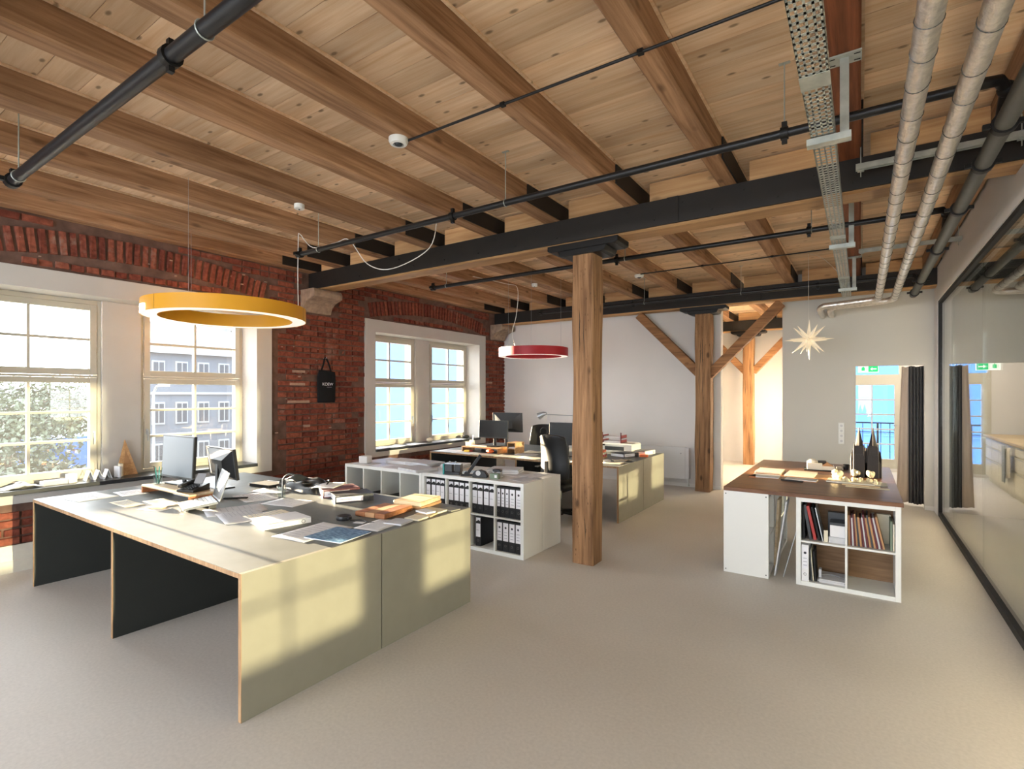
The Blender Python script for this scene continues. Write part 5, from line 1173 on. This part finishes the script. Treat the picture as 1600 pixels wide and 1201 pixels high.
for i in range(17):
    wd = random.choice((.010, .012, .014)); hh = random.uniform(.235, .275); tl = -(.02 + .012 * i); mt_ = ['card_brown', 'maroon', 'paper_grey', 'maroon', 'card_brown', 'dark_grey'][i % 6]
    o = box(0, wd, 0, random.uniform(.2, .23), 0, hh).build('sample_folder', mt_, loc=(x + .002, yy + random.uniform(.04, .055), z0 + .001 + wd * abs(math.sin(tl))), rot=(0, tl, 0)); tag(o, '%s thin folder from the left in the upper right compartment\'s slanting row' % ONE[i], 'folder', 'folders in the upper right compartment'); x += wd + .0028
o = box(0, .014, 0, .25, 0, .24).build('sample_folder', 'green_grey', loc=(x1 - .032, yy + .05, z0 + .001)); tag(o, 'single green-grey folder upright at the right of the upper compartment', 'folder')
o = box(0, .010, 0, .25, 0, .22).build('sample_folder', 'paper_cream', loc=(x1 - .014, yy + .05, z0 + .001)); tag(o, 'cream folder against the right side of the upper compartment', 'folder')
rot_rect(x1 - .09, yy + .30, z0, .14, .05, .25, 0, 'storage_box', 'beige box behind the slanting folders', 'box', 'paper_cream', .003)
x0, x1, yy, z0, z1 = cell2(0, 0)
t = binder(x0 + .004, yy + .008, z0, .055, 'white binder standing in the lower left compartment under the worktop', 1, 0, 'paper')
for i, (dx, wd, hh, tl, mt_, lb) in enumerate(((.075, .010, .28, -.05, 'dark_grey', 'dark folder next to the white binder'), (.09, .006, .27, -.08, 'paper_cream', 'thin pale folder next to the dark folder'), (.104, .012, .26, -.06, 'black_matte', 'black folder third from the white binder'))):
    o = box(0, wd, 0, .22, 0, hh).build('sample_folder', mt_, loc=(x0 + dx, yy + .04, z0 + .003), rot=(0, tl, 0)); tag(o, lb, 'folder')
paper_stack(x0 + .23, yy + .17, z0, .2, .25, .03, .02, 'flat papers lying in the lower left compartment', 'paper_grey', 3)
t = thing('wire_tray', 'clear bent acrylic holder in the lower left compartment', 'holder', (x0 + .22, yy + .12, z0 + .031)); m = MB(); m.tube(smooth_path([(-.08, 0, .06), (-.07, 0, .02), (.02, 0, .03), (.10, 0, .005)], 5), .004, 6); m.build('bent_rod', 'silver', t); box(-.09, -.07, -.03, .03, 0, .07).build('end_plate', 'paper_grey', t)

# ---- on the counter
def open_book(label, x, y, w_, d_, rz, mat, h=.02):
    t = thing('sample_book', label, 'book', (x, y, CT), rz); box(-w_ / 2, w_ / 2, -d_ / 2, d_ / 2, 0, .004).build('cover', 'card_brown', t); box(-w_ / 2 + .005, w_ / 2 - .005, -d_ / 2 + .005, d_ / 2 - .005, .004, h).build('pages', mat, t, bevel=.002); return t
open_book('cream sample book at the left of the worktop', -.84, 6.42, .27, .36, .0, 'paper_cream')
open_book('thin white booklet before the cream sample book', -.83, 6.02, .27, .22, .03, 'paper', .012)
open_book('wide cream sample book in the middle of the worktop', -.53, 6.36, .28, .38, -.03, 'paper_cream')
open_book('grey booklet before the wide sample book', -.50, 5.98, .29, .16, -.06, 'paper_grey', .014)
rot_rect(-.57, 5.86, CT, .20, .03, .012, -.15, 'ruler', 'black ruler lying before the sample books', 'ruler', 'black_matte', .001)
rot_rect(-.33, 6.32, CT, .13, .32, .008, 0, 'sample_tile', 'narrow wooden sample strip right of the sample books', 'sample', 'oak_light', .001)
rot_rect(-.95, 5.98, CT, .06, .18, .012, .1, 'sample_tile', 'small salmon sample tile at the left edge of the worktop', 'sample', 'red_wood', .002)
t = thing('building_model', 'white and wooden building model on a dark plate', 'model', (-.39, 6.92, CT), .1); box(-.16, .16, -.12, .12, 0, .012).build('plate', 'model_dark', t); box(-.13, .02, -.10, .08, .012, .085).build('hall', 'model_white', t, bevel=.002); box(.02, .14, -.09, .08, .012, .055).build('annex', 'model_white', t, bevel=.002)
MB().lathe([(.05, .085), (.048, .105), (.03, .125), (.005, .13)], (-.08, -.02, 0), 14).build('dome', 'model_white', t, smooth='angle'); MB().prism([(.0, .055), (.13, .055), (.065, .095)], -.08, .07, 'Y').build('roof', 'card_brown', t); box(-.02, .06, -.05, .05, .085, .105).build('attic', 'model_dark', t)
cup('little black cup beside the cathedral model', -.14, 7.12, CT, .032, .06, 'black_plastic', [], 'espresso_cup')
rot_rect(-.21, 7.1, CT, .05, .08, .03, .2, 'paper_box', 'tiny cream box beside the black cup', 'box', 'paper_cream', .002)
# cathedral model with two spires
t = thing('cathedral_model', 'dark cathedral model with twin spires on the worktop', 'model', (.045, 6.80, CT)); mt_ = 'model_dark'
box(-.08, .08, -.2, .28, 0, .20).build('nave', mt_, t); MB().prism([(-.08, .20), (.08, .20), (0, .27)], -.18, .27, 'Y').build('nave_roof', mt_, t); box(-.128, .128, .05, .16, 0, .20).build('transept', mt_, t); box(-.128, .128, -.2, .28, 0, .15).build('aisles', mt_, t)
MB().prism([(-.03, .15), (.03, .15), (0, .30)], -.225, -.2, 'Y').build('gable', mt_, t)
for s in (-1, 1):
    tw = box(s * .06 - .046, s * .06 + .046, -.27, -.178, 0, .24).build('tower', mt_, t); box(s * .06 - .037, s * .06 + .037, -.261, -.187, .24, .33).build('belfry', mt_, tw)
    MB().lathe([(.036, .33), (.027, .385), (.013, .46), (.003, .52)], (s * .06, -.224, 0), 8).build('spire', mt_, tw)
    for a in (-1, 1):
        for b in (-1, 1): MB().lathe([(.009, 0), (.009, .29), (.001, .36)], (s * .06 + a * .043, -.224 + b * .043, 0), 6).build('pinnacle', mt_, tw)
    for q in range(7): MB().lathe([(.009, 0), (.009, .19), (.001, .245)], (s * .128, -.19 + q * .072, 0), 6).build('buttress', mt_, t)
    for q in range(4): box(s * .06 - .04 + q * .024, s * .06 - .031 + q * .024, -.2755, -.27, .02, .23).build('tower_rib', mt_, t)
# sponge tree models
t = thing('tree_model', 'sunlit model board with pale sponge trees on the worktop', 'model', (-.04, 6.12, CT), -.05); box(-.24, .2, -.12, .12, 0, .012).build('plate', 'model_white', t)
for q in range(16):
    r_ = random.Random(q); m = MB(); m.sphere((r_.uniform(-.18, .17), r_.uniform(-.09, .09), .025), r_.uniform(.014, .026), 7, 5); m.build('tree', 'model_sponge', t)
for (x, y, s, lb) in ((-.20, 6.24, .055, 'large pale sponge lump standing upright on the worktop'), (-.04, 6.52, .045, 'round pale sponge ball before the left spire'), (.09, 6.50, .05, 'round pale sponge ball before the right spire')):
    o = thing('sponge_ball', lb, 'model tree', (x, y, CT)); rr = random.Random(int(x * 100))
    for q in range(7): m = MB(); m.sphere((rr.uniform(-.5, .5) * s, rr.uniform(-.5, .5) * s, s * .75 + rr.uniform(-.2, .6) * s), s * rr.uniform(.4, .6), 8, 6); m.build('clump', 'model_sponge', o, smooth=True)
rot_rect(-.0, 5.93, CT, .30, .05, .006, -.03, 'ruler', 'long pale scale ruler in front of the sponge trees', 'ruler', 'birch', .001)
rot_rect(.16, 6.1, CT, .10, .22, .008, 0, 'sample_tile', 'grey square sample at the right of the worktop', 'sample', 'lino_grey', .001)
rot_rect(.05, 5.84, CT, .34, .07, .002, -.02, 'paper_strip', 'cream paper strip along the lit edge of the worktop', 'paper', 'paper_cream')

# ================================================================== OUTSIDE THE WINDOWS
tag(box(-120, -7.4, -60, 120, -3.6, -3.5).build('ground_outside', 'street'), 'pale street level outside the windows', kind='structure')
def house(label, x, y, w_, d_, z0, z1, roof, mat, cols, rows, rz=0, overhang=.4):
    """front faces +x"""
    t = thing('town_house', label, 'building', (x, y, z0), rz); Hh = z1 - z0
    box(-d_, 0, 0, w_, 0, Hh).build('walls', mat, t); m = MB(); m.prism([(-d_ - overhang, Hh), (overhang, Hh), (-d_ / 2, Hh + roof)], -overhang, w_ + overhang, 'Y'); m.build('roof', 'roof_grey', t)
    for r in range(rows):
        for c in range(cols):
            yy = w_ * (c + .5) / cols; zz = Hh * (r + .55) / rows; a = w_ / cols * .27; b = Hh / rows * .27
            f = box(0, .08, yy - a, yy + a, zz - b, zz + b).build('window', 'facade_trim', t); box(.08, .10, yy - a * .8, yy + a * .8, zz - b * .85, zz + b * .85).build('pane', 'facade_window', f); box(.10, .12, yy - a * .06, yy + a * .06, zz - b * .85, zz + b * .85).build('glazing_bar', 'facade_trim', f)
    for q in range(rows): box(0, .12, 0, w_, Hh * q / rows - .0, Hh * q / rows + .15).build('string_course', 'facade_trim', t)
    return t
house('grey town house with a gable roof seen through the right-hand window', -36, 13.7, 6.6, 8, -3.5, 4.2, 2.4, 'facade_grey', 5, 3)
house('pale taller town house behind the window frame', -38, 21.4, 6, 8, -3.5, 6.5, 2.5, 'facade_pale', 5, 4)
house('distant low house behind the bare trees', -48, 3, 11, 8, -3.5, .6, 1.5, 'facade_pale', 6, 2)
t = thing('blue_backdrop', 'added blue block covering the bright sky behind the far window', 'building', (-17, 15.0, -3.5), math.radians(40)); box(-3, 3.5, 0, 26, 0, 22).build('walls', 'backdrop_blue', t)  # added block; its colour stands in for the blue outside, hiding brighter sky
for q in range(5): box(3.5, 3.56, .0, 26, 3.2 + q * 3.6, 3.28 + q * 3.6).build('string_course', 'backdrop_blue', t)
t = thing('blue_backdrop', 'added blue block covering the bright sky beyond the balcony railing', 'building', (-6, 30, -3.5)); box(-3, 24, 0, 8, 0, 26).build('walls', 'backdrop_blue', t)  # second added block, coloured for the blue view over the balcony
for q in range(5): box(-3, 24, -.06, 0, 3.2 + q * 3.6, 3.28 + q * 3.6).build('string_course', 'backdrop_blue', t)
m = MB(); m.sheet(lambda u, v: (-70 - 40 * v, -40 + 140 * u, -3.5 + (2 + 5 * v) * (.8 + .2 * math.sin(u * 9 + 1)) * math.sin(math.pi * u)), 40, 6); tag(m.build('hill', 'hill', smooth=True), 'hazy wooded hill on the horizon', kind='structure')
def leafy(label, x, y, z, h, r, mat, n, seed):
    t = thing('tree', label, 'tree', (x, y, z)); rr = random.Random(seed); m = MB(); m.tube([(0, 0, 0), (.05, .02, h * .4), (0, .1, h * .7)], [.16, .12, .05], 8); m.build('trunk', 'bark', t)
    br = MB()
    for q in range(10): a = rr.uniform(0, 6.28); zz = h * rr.uniform(.35, .7); br.tube([(0, 0, zz), (r * .5 * math.cos(a), r * .5 * math.sin(a), zz + h * .15), (r * .9 * math.cos(a), r * .9 * math.sin(a), zz + h * .22)], [.05, .03, .01], 5)
    tag(br.build('branches', 'bark', t), kind='stuff')
    lf = MB()
    for q in range(n):
        v = Vector((rr.gauss(0, 1), rr.gauss(0, 1), rr.gauss(0, 1))).normalized() * rr.random() ** .4; p = Vector((v.x * r, v.y * r, h * .62 + v.z * h * .4)); a = Vector((rr.gauss(0, 1), rr.gauss(0, 1), rr.gauss(0, 1))).normalized(); b = a.orthogonal().normalized(); s = rr.uniform(.07, .14)
        lf.add([p + a * s, p + b * s * .6, p - a * s, p - b * s * .6], [(0, 1, 2, 3)])
    tag(lf.build('foliage', mat, t), kind='stuff'); return t
for i, (x, y, z, h, r, mt_, lb) in enumerate(((-30.1, 6.3, -3.5, 5.2, 2.6, 'leaf_grey', 'pale bushy tree behind the leftmost window panes'), (-42.8, 9.6, -3.5, 6.2, 3.4, 'leaf_dark', 'dark bushy tree behind the blue truck'), (-47, 13.6, -3.5, 6.6, 3.4, 'leaf_grey', 'tall hazy tree left of the window pier'), (-19.5, 4.9, -3.5, 3.2, 1.5, 'leaf_dark', 'low shrub in front of the leftmost tree'))): leafy(lb, x, y, z, h, r, mt_, 3600, i)
t = thing('truck', 'light blue box truck parked beyond the left window', 'truck', (-33, 9.6, -3.5), math.radians(115)); MB().prism([(-2.2, .5), (1.3, .5), (1.3, 3.1), (-2.2, 3.1)], -1.0, 1.0, 'Y').build('box_body', 'van_blue', t, bevel=.05); MB().prism([(1.35, .5), (2.9, .5), (2.9, 1.4), (2.5, 2.4), (1.35, 2.4)], -.95, .95, 'Y').build('cab', 'facade_pale', t, bevel=.05)
for a in (-1.4, 2.2):
    for s in (-1, 1): MB().cyl((a, s * .8, .42), (a, s * 1.0, .42), .42, 18).build('wheel', 'tyre', t, smooth='angle')
MB().prism([(1.7, 1.5), (2.7, 1.5), (2.45, 2.2), (1.7, 2.2)], -.97, .97, 'Y').build('side_window', 'facade_window', t)
t = thing('street_lamp', 'slim pale street lamp before the grey town house', 'street lamp', (-26, 10.2, -3.5)); MB().tube([(0, 0, 0), (0, 0, 5.2), (.3, 0, 5.5), (.9, 0, 5.55)], [.07, .05, .04, .04], 10).build('mast', 'galv', t, smooth='angle'); box(.7, 1.3, -.12, .12, 5.48, 5.6).build('lantern', 'galv', t, bevel=.02)
